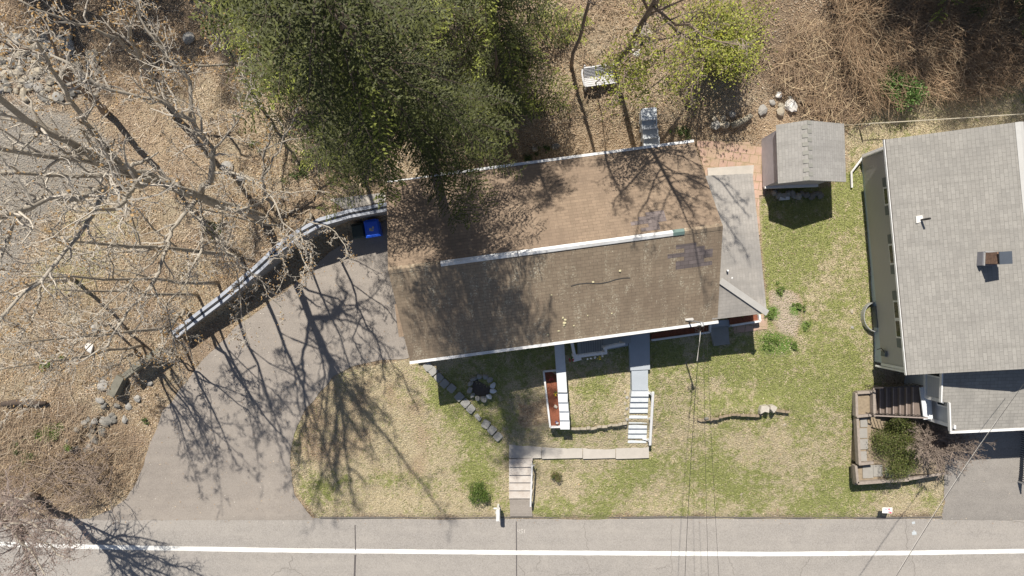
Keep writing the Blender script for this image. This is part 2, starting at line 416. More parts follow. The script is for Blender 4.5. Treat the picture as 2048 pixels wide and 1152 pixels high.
# ---------------------------------------------------------------- ground
DRV_L = [(175,1040),(215,1022),(250,1000),(275,960),(300,890),(322,830),(345,800),(400,725),(470,655),(540,605),(600,560),(660,505),(760,445),(830,420)]
DRV_R = [(628,1040),(612,1020),(590,990),(578,925),(584,880),(610,820),(645,780),(668,752),(705,732),(760,720),(812,718),(850,700),(880,600),(880,430)]
DRV = DRV_L + DRV_R[::-1]
NDRV = [(1886,1040),(1890,1000),(1889,948),(1892,900),(1895,840),(2120,830),(2120,1040)]
NROAD = [(-600,190),(0,200),(60,205),(150,235),(230,290),(215,350),(130,400),(80,440),(40,520),(0,600),(-500,700)]
def make_ground():
    core_x = np.arange(-300, 2361, 7.0); core_y = np.arange(-320, 1461, 7.0)
    far = np.array([60, 150, 300, 600, 1200, 2500, 6000, 15000, 50000.])
    xs = np.concatenate([core_x[0] - far[::-1], core_x, core_x[-1] + far]); ys = np.concatenate([core_y[0] - far[::-1], core_y, core_y[-1] + far])
    PX, PY = np.meshgrid(xs, ys); Z = zg(PX, PY)
    K = (CAM_H - Z) / FPX; V = np.stack([(PX - 1024) * K, -(PY - 576) * K, Z], -1).reshape(-1, 3)
    nx, ny = len(xs), len(ys); idx = np.arange(nx * ny).reshape(ny, nx)
    F = np.stack([idx[:-1, :-1], idx[1:, :-1], idx[1:, 1:], idx[:-1, 1:]], -1).reshape(-1, 4)
    me = bpy.data.meshes.new('ground'); me.vertices.add(len(V)); me.vertices.foreach_set('co', V.ravel())
    me.loops.add(F.size); me.loops.foreach_set('vertex_index', F.ravel()); me.polygons.add(len(F))
    me.polygons.foreach_set('loop_start', np.arange(len(F)) * 4); me.polygons.foreach_set('loop_total', np.full(len(F), 4))
    me.polygons.foreach_set('use_smooth', np.ones(len(F), bool)); me.update(calc_edges=True)
    A, B = zones(PX.ravel(), PY.ravel())
    for nm, arr in (('zone_a', A), ('zone_b', B)):
        at = me.color_attributes.new(nm, 'FLOAT_COLOR', 'POINT'); c = np.ones((len(V), 4)); c[:, :3] = arr; at.data.foreach_set('color', c.ravel())
    me.materials.append(MATS['ground']); o = bpy.data.objects.new('ground', me); COL.objects.link(o); o['kind'] = 'structure'
LAWN1 = [(585,900),(598,850),(640,790),(668,757),(720,735),(812,722),(850,722),(900,690),(1120,640),(1120,1034),(628,1034),(590,985)]
LAWN2 = [(1100,660),(1440,620),(1540,600),(1520,430),(1515,400),(1560,380),(1690,360),(1700,260),(1720,225),(2100,200),(2100,290),(1745,300),(1752,500),(1765,745),(1800,900),(1885,960),(1889,1034),(1000,1034),(1000,880)]
def zones(px, py):
    n1 = fbm(px / 60., py / 60., 5) - .5; n2 = fbm(px / 140., py / 140., 9) - .5; n3 = fbm(px / 22., py / 22., 21) - .5
    jx = px + n1 * 40; jy = py + (fbm(px / 50., py / 50., 77) - .5) * 40
    lawn = np.maximum(mask(jx, jy, LAWN1, 10), mask(jx, jy, LAWN2, 12))
    # top right shaded strip of grass, and the thin grass of the upper yard
    lawn = np.maximum(lawn, .85 * mask(jx, jy, [(1730,170),(1800,190),(1900,150),(2100,160),(2100,300),(1700,300)], 25))
    lawn = np.maximum(lawn, .35 * mask(jx, jy, [(1060,150),(1180,170),(1400,120),(1500,170),(1400,235),(1150,250),(1050,230)], 40))
    lawn = np.maximum(lawn, .45 * mask(jx, jy, [(120,380),(260,380),(300,470),(200,600),(60,640),(40,540)], 45))
    lawn = np.maximum(lawn, .35 * mask(jx, jy, [(440,0),(640,0),(640,330),(560,360),(480,250)], 30))
    green = np.clip(.36 + n2 * 1.9 + n1 * 1.6, 0, 1)
    green += .22 * mask(jx, jy, [(1500,340),(1700,240),(1760,300),(1762,600),(1740,900),(1660,900),(1620,640),(1500,560)], 45)
    green += .3 * mask(jx, jy, [(1500,380),(1640,360),(1660,480),(1600,560),(1520,560)], 30)
    green += .35 * mask(jx, jy, [(1690,500),(1745,500),(1760,760),(1690,960),(1600,700)], 40)
    green += .3 * mask(jx, jy, [(1250,900),(1420,900),(1700,1000),(1300,1000)], 40)
    green -= .45 * mask(jx, jy, [(580,740),(830,730),(900,860),(880,960),(700,950),(600,930)], 50)
    green -= .25 * mask(jx, jy, [(850,700),(1110,700),(1110,890),(1010,890)], 20)  # less green where shade falls, putting its neutral tone into the grass colour
    green -= .2 * mask(jx, jy, [(1120,740),(1260,740),(1260,840),(1140,840)], 10)
    for (cx, cy, r, a) in [(960,975,38,.7),(630,985,35,.7),(790,790,24,.5),(870,790,26,.35),(780,955,30,.6),(980,920,45,.5),(1230,880,30,.4),(1100,940,40,.25),(1480,895,40,-.5),(1290,930,30,.5),(1545,855,28,-.4),(1340,700,30,.2),(960,840,60,.3)]:
        green += a * np.exp(-((px - cx) ** 2 + (py - cy) ** 2) / (r * r))
    dirt = mask(jx, jy, [(1020,262),(1120,240),(1260,250),(1400,232),(1440,250),(1420,282),(1390,300),(1000,345)], 14)
    dirt = np.maximum(dirt, .8 * mask(jx, jy, [(1400,235),(1470,215),(1560,200),(1600,250),(1545,275),(1430,280)], 12))
    dirt = np.maximum(dirt, mask(jx, jy, [(1042,802),(1092,800),(1097,850),(1045,852)], 5))
    dirt = np.maximum(dirt, .9 * mask(jx, jy, [(1545,583),(1597,583),(1612,640),(1594,680),(1538,664)], 5))
    dirt = np.maximum(dirt, .55 * mask(jx, jy, [(190,330),(300,230),(420,240),(460,330),(330,380),(230,420)], 40))
    dirt = np.maximum(dirt, .6 * mask(px, py, [(1735,290),(1760,290),(1790,770),(1745,770)], 6))
    dirt = np.maximum(dirt, (.42 + 1.7 * n1) * mask(jx, jy, [(600,760),(820,735),(880,840),(860,960),(700,940),(590,960)], 30))
    dirt = np.maximum(dirt, .5 * mask(jx, jy, [(600,850),(640,800),(660,850),(640,930),(600,920)], 10))
    dirt = np.maximum(dirt, .35 * mask(jx, jy, [(640,1022),(1000,1022),(1400,1022),(1885,1018),(1885,1040),(640,1040)], 7) + .25 * mask(jx, jy, [(1400,895),(1510,885),(1520,940),(1440,960)], 16))
    gravel = mask(jx, jy, NROAD, 22)
    gravel = np.maximum(gravel, .5 * mask(jx, jy, [(-50,60),(110,70),(130,200),(-50,200)], 25))
    gravel = np.maximum(gravel, 1.0 * mask(jx, jy, [(1548,584),(1592,584),(1606,640),(1590,680),(1545,664)], 9))
    lush = np.zeros_like(px)
    for (cx, cy, r, a) in [(1545,625,16,1),(1590,620,14,.9),(1540,685,26,1),(1610,650,12,.8),(1575,690,22,.7),(1560,585,14,.6),(90,870,30,.25),(430,460,25,.3),(290,965,30,.2),(1060,310,40,.25),(1370,262,28,.35),(560,340,60,.2)]:
        lush += a * np.exp(-((px - cx) ** 2 + (py - cy) ** 2) / (r * r))
    brush = mask(jx, jy, [(1540,-300),(2500,-300),(2500,150),(1980,190),(1860,190),(1760,240),(1560,245),(1520,160),(1500,30)], 25)
    brush = np.maximum(brush, .8 * mask(jx, jy, [(-100,830),(150,800),(260,860),(270,950),(200,1025),(-100,1030)], 30))
    brush = np.maximum(brush, .9 * mask(jx, jy, [(-100,-300),(480,-300),(380,60),(330,180),(200,190),(120,60),(-100,50)], 30))
    g1 = np.stack([np.clip(lawn, 0, 1), np.clip(green, 0, 1), np.clip(dirt, 0, 1)], -1)
    g2 = np.stack([np.clip(gravel, 0, 1), np.clip(lush, 0, 1), np.clip(brush, 0, 1)], -1)
    return g1, g2
def mat_ground():
    m, nt, b = _nt('ground'); co = pos(nt)
    sa = nt.nodes.new('ShaderNodeAttribute'); sa.attribute_name = 'zone_a'; sb = nt.nodes.new('ShaderNodeAttribute'); sb.attribute_name = 'zone_b'
    a = nt.nodes.new('ShaderNodeSeparateColor'); nt.links.new(sa.outputs['Color'], a.inputs[0]); c = nt.nodes.new('ShaderNodeSeparateColor'); nt.links.new(sb.outputs['Color'], c.inputs[0])
    big = noise(nt, co, .5, 5, .6); mid = noise(nt, co, 3.2, 5, .65); fine = noise(nt, co, 17, 4, .7); xf = noise(nt, co, 40, 2, .7)
    # dry leaf litter
    v = N(nt, 'ShaderNodeTexVoronoi', Scale=15.0, Randomness=1.0); nt.links.new(co, v.inputs['Vector'])
    vs = nt.nodes.new('ShaderNodeSeparateColor'); nt.links.new(v.outputs['Color'], vs.inputs[0])
    lit = mixc(nt, ramp(nt, vs.outputs[0], .1, .9), (.32, .235, .15), (.46, .36, .25))
    lit = mixc(nt, ramp(nt, vs.outputs[1], .72, .8), lit, (.13, .085, .05))
    lit = mixc(nt, ramp(nt, vs.outputs[2], .9, .93), lit, (.62, .52, .40))
    lit = mixc(nt, ramp(nt, mid, .38, .68, 0, .6), lit, (.36, .27, .16))
    lit = mixc(nt, ramp(nt, big, .40, .68, 0, .75), lit, (.44, .38, .27)); lit = mixc(nt, ramp(nt, noise(nt, co, .33, 4, .6), .48, .66, 0, .8), lit, (.30, .225, .165)); lit = mixc(nt, ramp(nt, noise(nt, co, 1.1, 5, .7), .52, .70, 0, .75), lit, (.17, .115, .075))
    # lawn
    gr = mixc(nt, ramp(nt, fine, .35, .65), (.20, .225, .06), (.31, .325, .11))
    st = mixc(nt, ramp(nt, fine, .35, .65), (.37, .30, .185), (.58, .50, .345))
    gm = nt.nodes.new('ShaderNodeMath'); gm.operation = 'ADD'; nt.links.new(a.outputs[1], gm.inputs[0]); nt.links.new(ramp(nt, mid, .28, .72, -.75, .75), gm.inputs[1])
    lw = mixc(nt, ramp(nt, gm.outputs[0], .25, .85), st, gr)
    lw = mixc(nt, ramp(nt, xf, .55, .72, 0, .6), lw, (.58, .53, .35)); lw = mixc(nt, ramp(nt, xf, .42, .30, 0, .55), lw, (.11, .105, .04))
    # bare soil, gravel, leafy patches, brush floor
    so = mixc(nt, ramp(nt, mid, .3, .7), (.21, .13, .07), (.42, .31, .20)); so = mixc(nt, ramp(nt, fine, .42, .66, 0, .85), so, (.56, .455, .33)); so = mixc(nt, ramp(nt, fine, .44, .30, 0, .7), so, (.07, .045, .028))
    gv = mixc(nt, ramp(nt, fine, .3, .7), (.20, .18, .155), (.40, .37, .33)); gv = mixc(nt, ramp(nt, mid, .4, .7, 0, .5), gv, (.30, .255, .19))
    lu = mixc(nt, ramp(nt, xf, .35, .65), (.05, .13, .02), (.20, .30, .06))
    bf = mixc(nt, ramp(nt, mid, .3, .7), (.13, .085, .055), (.27, .195, .13)); bf = mixc(nt, ramp(nt, xf, .4, .65, 0, .7), bf, (.34, .26, .18)); bf = mixc(nt, ramp(nt, fine, .45, .33, 0, .8), bf, (.06, .042, .03))
    def edge(sock, w=.5):
        q = nt.nodes.new('ShaderNodeMath'); q.operation = 'ADD'; nt.links.new(sock, q.inputs[0]); nt.links.new(ramp(nt, fine, .3, .7, -w * .5, w * .5), q.inputs[1]); return ramp(nt, q.outputs[0], .3, .7)
    col = mixc(nt, mul(nt, edge(c.outputs[2]), .85), lit, bf)
    col = mixc(nt, edge(c.outputs[0], .7), col, gv)
    col = mixc(nt, edge(a.outputs[0]), col, lw)
    so = mixc(nt, mul(nt, c.outputs[0], .8), so, mixc(nt, ramp(nt, fine, .3, .7), (.40, .33, .25), (.58, .50, .41)))
    col = mixc(nt, edge(a.outputs[2]), col, so)
    col = mixc(nt, edge(c.outputs[1], .6), col, lu)
    nt.links.new(col, b.inputs['Base Color']); b.inputs['Roughness'].default_value = .95
    h = mul(nt, mul(nt, fine, 1.0), mul(nt, v.outputs['Distance'], 1.0), 'ADD'); bump(nt, b, h, .9, .05)
mat_ground(); make_ground()

mat_asphalt('road_asphalt', (.312, .292, .274), (.350, .324, .294)); mat_asphalt('drive_asphalt', (.290, .260, .234), (.350, .312, .274), False)
mat_asphalt('new_asphalt', (.275, .256, .238), (.315, .292, .265), False)
mat_plain('line_paint', (.80, .80, .78), .6, .08, 1.3, fine=20, c2=(.62, .61, .58)); mat_plain('crack', (.225, .21, .195), .9, .2); mat_plain('seam', (.11, .10, .10), .9, .3)
mat_plain('concrete', (.50, .465, .42), .9, .16, 2.5, bmp=.4, fine=40); mat_plain('concrete_step', (.56, .52, .48), .9, .15, 3., bmp=.3, c2=(.42, .36, .31))
mat_plain('blue_concrete', (.40, .44, .49), .8, .10, 2.5, fine=25); mat_plain('kerb_stone', (.16, .145, .13), .9, .3, 2.)
def sheet_rows(L, R, n, m, dz):
    def res(poly, n):
        q = np.array(poly, float); d = np.concatenate([[0], np.cumsum(np.hypot(*np.diff(q, axis=0).T))]); t = np.linspace(0, d[-1], n)
        return np.stack([np.interp(t, d, q[:, 0]), np.interp(t, d, q[:, 1])], -1)
    a = res(L, n); b = res(R, n); mb = MB()
    j = (fbm(np.arange(n) / 3., np.zeros(n), 4) - .5) * 9; j2 = (fbm(np.arange(n) / 3., np.zeros(n) + 9, 6) - .5) * 7
    a[:, 0] += j; b[:, 0] += j2
    for i in range(n):
        for k in range(m + 1):
            t = k / m; x, y = a[i] * (1 - t) + b[i] * t; mb.v.append(tuple(G(x, y, dz)))
    w = m + 1
    for i in range(n - 1):
        for k in range(m): mb.f.append((i * w + k, i * w + k + 1, (i + 1) * w + k + 1, (i + 1) * w + k)); mb.uv.append(None); mb.mi.append(0)
    return mb
build(sheet_rows(DRV_L, DRV_R, 110, 36, .03), 'driveway', 'drive_asphalt', kind='structure', smooth=True)
build(sheet_rows([(1886,1040),(1888,1000),(1888,948),(1888,900),(1888,820)], [(2300,1040),(2300,1000),(2300,948),(2300,900),(2300,820)], 40, 24, .03), 'neighbour_driveway', 'new_asphalt', kind='structure', smooth=True)
mb = MB(); xs = [-9000, -3000, -600] + list(range(-200, 2300, 25)) + [2700, 5000, 11000]
for x in xs:
    e = 1035.5 + (float(fbm(np.array(x / 60.), np.array(0.), 8)) - .5) * 5 if -100 < x < 2200 else 1036
    mb.v += [tuple(P(x, e, .02)), tuple(P(x, 1600, .02))]
for i in range(len(xs) - 1): mb.f.append((2 * i, 2 * i + 1, 2 * i + 3, 2 * i + 2)); mb.uv.append(None); mb.mi.append(0)
road = build(mb, 'road', 'road_asphalt', kind='structure')
LINE = [(-3000,1030),(-300,1079),(0,1088),(150,1093),(300,1096),(600,1101),(1024,1105),(1536,1108),(1800,1106),(2048,1102),(2400,1094),(5000,1030)]
mb = MB()
xs = np.concatenate([[-3000], np.arange(-280, 2400, 12.), [5000]]); yc = np.interp(xs, [p[0] for p in LINE], [p[1] for p in LINE]); jj = (fbm(xs / 9., xs * 0, 31) - .5) * 1.0
for x, y, j in zip(xs, yc, jj): mb.v += [tuple(P(x, y - 4.4 + j, .026)), tuple(P(x, y + 4.6 - j, .026))]
for i in range(len(xs) - 1): mb.f.append((2 * i, 2 * i + 1, 2 * i + 3, 2 * i + 2)); mb.uv.append(None); mb.mi.append(0)
build(mb, 'edge_line', 'line_paint', parent=road)
def ribbon(mb, pts, w, z):
    for (x0, y0), (x1, y1) in zip(pts[:-1], pts[1:]):
        a, b = P(x0, y0, z), P(x1, y1, z); s = (b - a).cross(Vector((0, 0, 1))).normalized() * w / 2
        mb.face([a - s, b - s, b + s, a + s])
mb = MB()
ribbon(mb, [(710,1050),(711,1100)], .05, .03); ribbon(mb, [(710.5,1110),(709,1152),(708,1300)], .09, .03)
ribbon(mb, [(1032.5,1043),(1033,1101)], .05, .03); ribbon(mb, [(1033,1110),(1034,1400)], .05, .03)
build(mb, 'seam', 'seam', parent=road); mb = MB()
def wiggle(x0, y0, x1, y1, seed, w=.022, n=14, amp=4):
    r = random.Random(seed); pts = []; o = 0
    for i in range(n + 1):
        t = i / n; o = o * .7 + r.uniform(-amp, amp) * .6; dx, dy = x1 - x0, y1 - y0; L = math.hypot(dx, dy); pts.append((x0 + dx * t - dy / L * o, y0 + dy * t + dx / L * o))
    ribbon(mb, pts, w, .03)
for q in [(1168,1046,1175,1100,1),(1170,1112,1184,1146,2),(1455,1114,1470,1150,3),(582,1112,578,1136,4),(578,1136,540,1152,5),(578,1136,612,1152,6),(1035,1130,1048,1152,7),(1112,1150,1180,1148,8),(1312,1140,1340,1132,9),(1812,1040,1815,1100,10),(1344,1050,1342,1152,11),(1080,1112,1072,1140,12),(1825,1112,1828,1152,13),(1060,1152,1060,1160,14),(1620,1115,1600,1152,15),(345,1032,420,1026,16),(420,1026,600,1033,17),(1880,1040,2048,1042,18),(120,1118,135,1150,19)]: wiggle(*q)
build(mb, 'crack', 'crack', parent=road, kind='stuff')
# faded sprayed marks on the road, beside the seam (house number) and by the drive
mat_plain('spray_paint', (.56, .53, .50), .9, .15, 8.); mat_plain('spray_blue', (.50, .54, .57), .9, .15, 8.)
mb = MB()
def stroke(pts, w=.035): ribbon(mb, pts, w, .031)
for x in (1038, 1049):
    pass
stroke([(1036,1059),(1035,1063),(1040,1063)]); stroke([(1039,1059),(1039,1066)])
stroke([(1046,1059),(1042,1059),(1042,1062),(1046,1063),(1045,1066),(1041,1066)]); stroke([(1049,1059),(1049,1066)])
build(mb, 'number_mark', 'spray_paint', parent=road)
mb = MB(); ribbon(mb, [(1824,1046),(1830,1045)], .12, .031); ribbon(mb, [(1824,1067),(1833,1066)], .16, .0312); ribbon(mb, [(1828,1061),(1828,1063)], .10, .0314)
build(mb, 'blue_mark', 'spray_blue', parent=road)
# tarred lip of the kerb
mb = MB()
for x0 in range(640, 1880, 20):
    x1 = x0 + 20; e = lambda x: 1034.5 + (float(fbm(np.array(x / 50.), np.array(3.), 8)) - .5) * 4
    a, b = P(x0, e(x0), 0), P(x1, e(x1), 0); mb.prism([(a.x, a.y), (b.x, b.y), (b.x, b.y + .09), (a.x, a.y + .09)], -.1, .125)
build(mb, 'kerb', 'kerb_stone', kind='structure')

# ---------------------------------------------------------------- litter, grass and sticks lying on the ground
mat_attr('litter', .85); mat_attr('foliage', .6, .25); mat_attr('twigmat', .85)
RECYC = 0
def scatter(n, x0, x1, y0, y1):
    px = RNG.uniform(x0, x1, n); py = RNG.uniform(y0, y1, n); return px, py
def on_hard(px, py):
    h = in_poly(px, py, DRV) | in_poly(px, py, NDRV) | (py > 1033) | in_poly(px, py, [(1016,885),(1300,880),(1300,920),(1070,920),(1068,1036),(1016,1036)]) | in_poly(px, py, [(1254,650),(1302,650),(1300,890),(1252,890)])
    h |= in_poly(px, py, [(800,400),(1400,300),(1520,340),(1535,640),(1300,665),(830,720)]) | in_poly(px, py, [(1108,680),(1142,680),(1145,865),(1088,855),(1085,740)]) | in_poly(px, py, [(1745,300),(2200,250),(2200,830),(1770,760)])
    h |= in_poly(px, py, [(1280,215),(1315,215),(1320,300),(1284,300)]) | in_poly(px, py, [(1395,285),(1500,285),(1540,300),(1530,380),(1420,360)])
    return h
def ground_pts(px, py, dz):
    z = zg(px, py) + dz; k = (CAM_H - z) / FPX; return np.stack([(px - 1024) * k, -(py - 576) * k, z], -1)
def rand_dirs(n, tilt):
    a = RNG.uniform(0, 2 * np.pi, n); D = np.stack([np.cos(a), np.sin(a), RNG.normal(0, tilt, n)], -1); D = unit(D)
    S = unit(np.stack([-np.sin(a), np.cos(a), RNG.normal(0, tilt, n)], -1)); return D, S
def pick(cols, n): return np.array(cols)[RNG.integers(0, len(cols), n)] * RNG.uniform(.75, 1.25, (n, 1))
px, py = scatter(260000, -80, 2120, -80, 1034)
A, B = zones(px, py); keep = (RNG.random(len(px)) < (1 - A[:, 0]) * (1 - .8 * B[:, 0]) * (1 - .7 * A[:, 2]) * (.25 + 1.1 * sstep(.35, .62, fbm(px / 26., py / 26., 93))) + .03) & ~on_hard(px, py)
px, py = px[keep], py[keep]; n = len(px); D, S = rand_dirs(n, .35)
gsz = .8
quadcloud('fallen_leaves', ground_pts(px, py, .035), D, S, RNG.uniform(.03, .075, n) * (1 + (RNG.random(n) < .12)), RNG.uniform(.02, .045, n) * (1 + (RNG.random(n) < .15)),
    pick([(.47,.34,.20),(.56,.44,.285),(.39,.26,.15),(.64,.54,.40),(.27,.185,.12),(.50,.38,.24),(.45,.31,.20)], n) * ((.15 + .95 * fbm(px / 34., py / 34., 91) + .50 * fbm(px / 8., py / 8., 92))[:, None] * np.stack([np.ones(n), .94 + .14 * fbm(px / 90., py / 90., 95), .80 + .5 * fbm(px / 90., py / 90., 95)], -1)), 'litter', label='dry brown fallen leaves covering the bank and the back yard', cat='fallen leaves', kind='stuff')
px, py = scatter(230000, 560, 2060, 150, 1034)
A, B = zones(px, py); keep = (RNG.random(len(px)) < A[:, 0] * (1 - .8 * A[:, 2])) & ~on_hard(px, py); px, py, A = px[keep], py[keep], A[keep]; n = len(px)
a = RNG.uniform(0, 2 * np.pi, n); D = unit(np.stack([np.cos(a), np.sin(a), RNG.uniform(.1, .9, n)], -1)); S = unit(np.stack([-np.sin(a), np.cos(a), np.zeros(n)], -1))
gsel = (RNG.random(n) < np.clip((A[:, 1] + (fbm(px / 10., py / 10., 40) - .5) * 1.9 + (fbm(px / 34., py / 34., 41) - .5) * 1.5), .04, .95))[:, None]
cg = pick([(.205,.225,.068),(.275,.29,.105),(.155,.185,.045),(.33,.33,.145)], n); cs = pick([(.48,.405,.26),(.55,.475,.325),(.40,.325,.20),(.52,.44,.29)], n)
quadcloud('lawn_grass', ground_pts(px, py, .03), D, S, RNG.uniform(.05, .13, n), RNG.uniform(.012, .030, n), np.where(gsel, cg, cs) * (.58 + .84 * fbm(px / 7., py / 7., 51))[:, None], 'litter', label='patchy green and straw coloured lawn grass', cat='grass', kind='stuff')
# leaves and grit blown onto the asphalt
px, py = scatter(5200, 150, 2050, 420, 1060); k = (in_poly(px, py, DRV) & (RNG.random(len(px)) < .45)) | (in_poly(px, py, NDRV) & (RNG.random(len(px)) < .15)) | ((py > 1036) & (py < 1046 + RNG.exponential(2, len(px))) & (RNG.random(len(px)) < .9))
px, py = px[k], py[k]; n = len(px); D, S = rand_dirs(n, .15)
quadcloud('blown_leaves', ground_pts(px, py, .045), D, S, RNG.uniform(.03, .08, n), RNG.uniform(.02, .05, n), pick([(.40,.27,.15),(.55,.45,.33),(.30,.20,.12),(.62,.58,.52)], n), 'litter', label='scattered leaves and grit blown over the driveway and along the kerb', cat='leaves', kind='stuff')
# dry sticks
def sticks(name, n, fx, lmin, lmax, r, lift, cols, label, cat, dirfun=None, parent=None):
    px, py = fx(n); n = len(px); base = ground_pts(px, py, lift * RNG.random(n) + .03)
    a = RNG.uniform(0, 2 * np.pi, n) if dirfun is None else dirfun(px, py)
    D = unit(np.stack([np.cos(a), np.sin(a), RNG.normal(0, .12, n)], -1)); L = RNG.uniform(lmin, lmax, n); bend = RNG.normal(0, .12, n) * L
    S = unit(np.stack([-np.sin(a), np.cos(a), np.zeros(n)], -1)); col = pick(cols, n); Cs = []; Ds = []; Ls = []; cc = []; Ss = []; Ws = []
    rw = RNG.uniform(.5, 1.4, n) * r
    P0 = base - D * (L / 2)[:, None]; P1 = base + S * bend[:, None]; P2 = base + D * (L / 2)[:, None]
    for A0, A1, k in ((P0, P1, 1.0), (P1, P2, .75)):
        d = A1 - A0; l = np.linalg.norm(d, axis=1); Cs.append((A0 + A1) / 2); Ds.append(unit(d)); Ls.append(l); cc.append(col); s2 = np.cross(unit(d), [0, 0, 1.]); Ss.append(unit(s2)); Ws.append(rw * k)
    quadcloud(name, np.concatenate(Cs), np.concatenate(Ds), np.concatenate(Ss), np.concatenate(Ls), np.concatenate(Ws), np.concatenate(cc), 'twigmat', shape='quad', label=label, cat=cat, kind='stuff')
def region_pts(poly):
    def f(n):
        xs = [p[0] for p in poly]; ys = [p[1] for p in poly]; px, py = scatter(n, min(xs), max(xs), min(ys), max(ys)); k = in_poly(px, py, poly) & ~in_poly(px, py, NROAD); return px[k], py[k]
    return f
WOODC = [(.48,.38,.27),(.36,.27,.18),(.60,.50,.38),(.28,.20,.14),(.54,.43,.30)]
sticks('fallen_twigs', 4200, region_pts([(-60,-60),(620,-60),(640,400),(330,680),(200,800),(280,900),(190,1020),(-60,1020)]), .2, 1.1, .014, .10, [(.48,.38,.27),(.36,.27,.18),(.58,.50,.40),(.24,.17,.12),(.20,.14,.10)], 'thin fallen twigs strewn over the wooded bank', 'fallen twigs')
sticks('brush_pile', 3000, region_pts([(1560,110),(1600,40),(1700,50),(1745,140),(1745,235),(1625,245),(1600,190),(1550,160)]), .3, 1.5, .015, .5, [(.36,.255,.155),(.28,.19,.115),(.54,.42,.27),(.17,.115,.075),(.30,.215,.145),(.26,.18,.12)], 'big pile of tan cut brush and dry stalks behind the shed', 'brush pile', lambda x, y: RNG.normal(.9, 1.0, len(x)))
sticks('bramble_thicket', 10000, region_pts([(1660,-60),(2100,-60),(2100,150),(1960,195),(1830,200),(1750,215),(1690,120)]), .4, 1.7, .014, 1.2, [(.26,.17,.10),(.33,.225,.14),(.18,.12,.07),(.43,.325,.21),(.21,.14,.085)], 'tangled bare brown bramble thicket in the top right corner', 'thicket', lambda x, y: np.arctan2(-(y - 20), x - 1700) + RNG.normal(0, .7, len(x)))
sticks('dry_stalks', 2000, region_pts([(1050,-60),(1560,-60),(1530,130),(1400,230),(1060,240)]), .3, 1.2, .015, .3, [(.46,.36,.24),(.38,.28,.18),(.30,.21,.14)], 'thin dry stalks lying across the upper back yard', 'dry stalks')
sticks('roadside_stalks', 2300, region_pts([(-60,800),(150,830),(270,880),(270,960),(200,1025),(60,1035),(-60,1020)]), .3, 1.1, .012, .4, [(.36,.27,.18),(.24,.17,.11),(.46,.37,.26),(.18,.13,.09)], 'dry matted stalks on the slope beside the road', 'dry stalks', lambda x, y: RNG.normal(.9, .5, len(x)))
# ---------------------------------------------------------------- main house
mat_shingle('brown_shingle_rear', (.285, .212, .152), .15, .33, .14, .58, .45, (.17,.125,.095), .6, (.46,.38,.28))
mat_shingle('brown_shingle_front', (.345, .270, .192), .15, .33, .14, .46, 1.35, (.20,.145,.105), .6, (.74,.68,.52))
mat_shingle('patch_shingle', (.20, .165, .16), .15, .33, .30, .45)
mat_shingle('grey_shingle', (.335, .320, .295), .15, .33, .12, .58, .12, (.24,.235,.225), .55, (.5,.49,.46))
mat_shingle('side_shingle', (.43, .40, .365), .15, .33, .07, .72, .15, (.17,.17,.17), .85, (.6,.58,.55))
mat_shingle('shed_shingle', (.385, .372, .35), .13, .30, .10, .64, .05, (.30,.28,.28), .35)
mat_plain('white_metal', (.80, .81, .82), .45, .12, 3., bmp=0, c2=(.62,.60,.57)); mat_plain('white_wood', (.82, .82, .82), .6, .10, 5., bmp=0)
mat_plain('dark_shadow_trim', (.05, .05, .05), .8); mat_plain('copper_patch', (.16, .24, .22), .6, .2)
mat_siding('house_siding', (.58, .56, .52)); mat_plain('grey_deck', (.30, .335, .365), .75, .12, 6.)
mat_plain('glass', (.03, .035, .04), .08, .1, bmp=0); mat_plain('cable_black', (.025, .025, .027), .6, .2, bmp=0); mat_plain('cable_pale', (.55, .53, .50), .6, .2, bmp=0)
mat_plain('galv', (.46, .47, .48), .45, .25, 8., metal=.4, bmp=0); mat_plain('rust_brown', (.21, .135, .10), .8, .35, 8.)
TH = math.radians(7.55)
HU = Vector((math.cos(TH), math.sin(TH), 0)); HV = Vector((-math.sin(TH), math.cos(TH), 0))
HZ = 5.4; HL = 13.05; HD = 7.55; HR = 2.35
HO = P(820, 722, HZ)
def HW(u, v, z=None):
    p = HO + HU * u + HV * v; return Vector((p.x, p.y, HZ if z is None else z))
def roofz(v): return HZ + HR * (1 - abs(v - HD / 2) / (HD / 2))
house = thing('house', HW(HL / 2, HD / 2, 2.0), 'long single storey house with a mossy brown shingle gable roof', 'house')
mb = MB(); mb.slab([HW(0, 0, HZ), HW(HL, 0, HZ), HW(HL, HD / 2, HZ + HR), HW(0, HD / 2, HZ + HR)], .16, HU, 0, 1)
r1 = build(mb, 'roof', ['brown_shingle_front', 'dark_shadow_trim'], house, 'dark lichen speckled front slope of the roof')
mb = MB(); mb.slab([HW(0, HD / 2, HZ + HR), HW(HL, HD / 2, HZ + HR), HW(HL, HD, HZ), HW(0, HD, HZ)], .16, HU, 0, 1)
r2 = build(mb, 'roof', ['brown_shingle_rear', 'dark_shadow_trim'], house, 'sunlit tan brown rear slope of the roof')
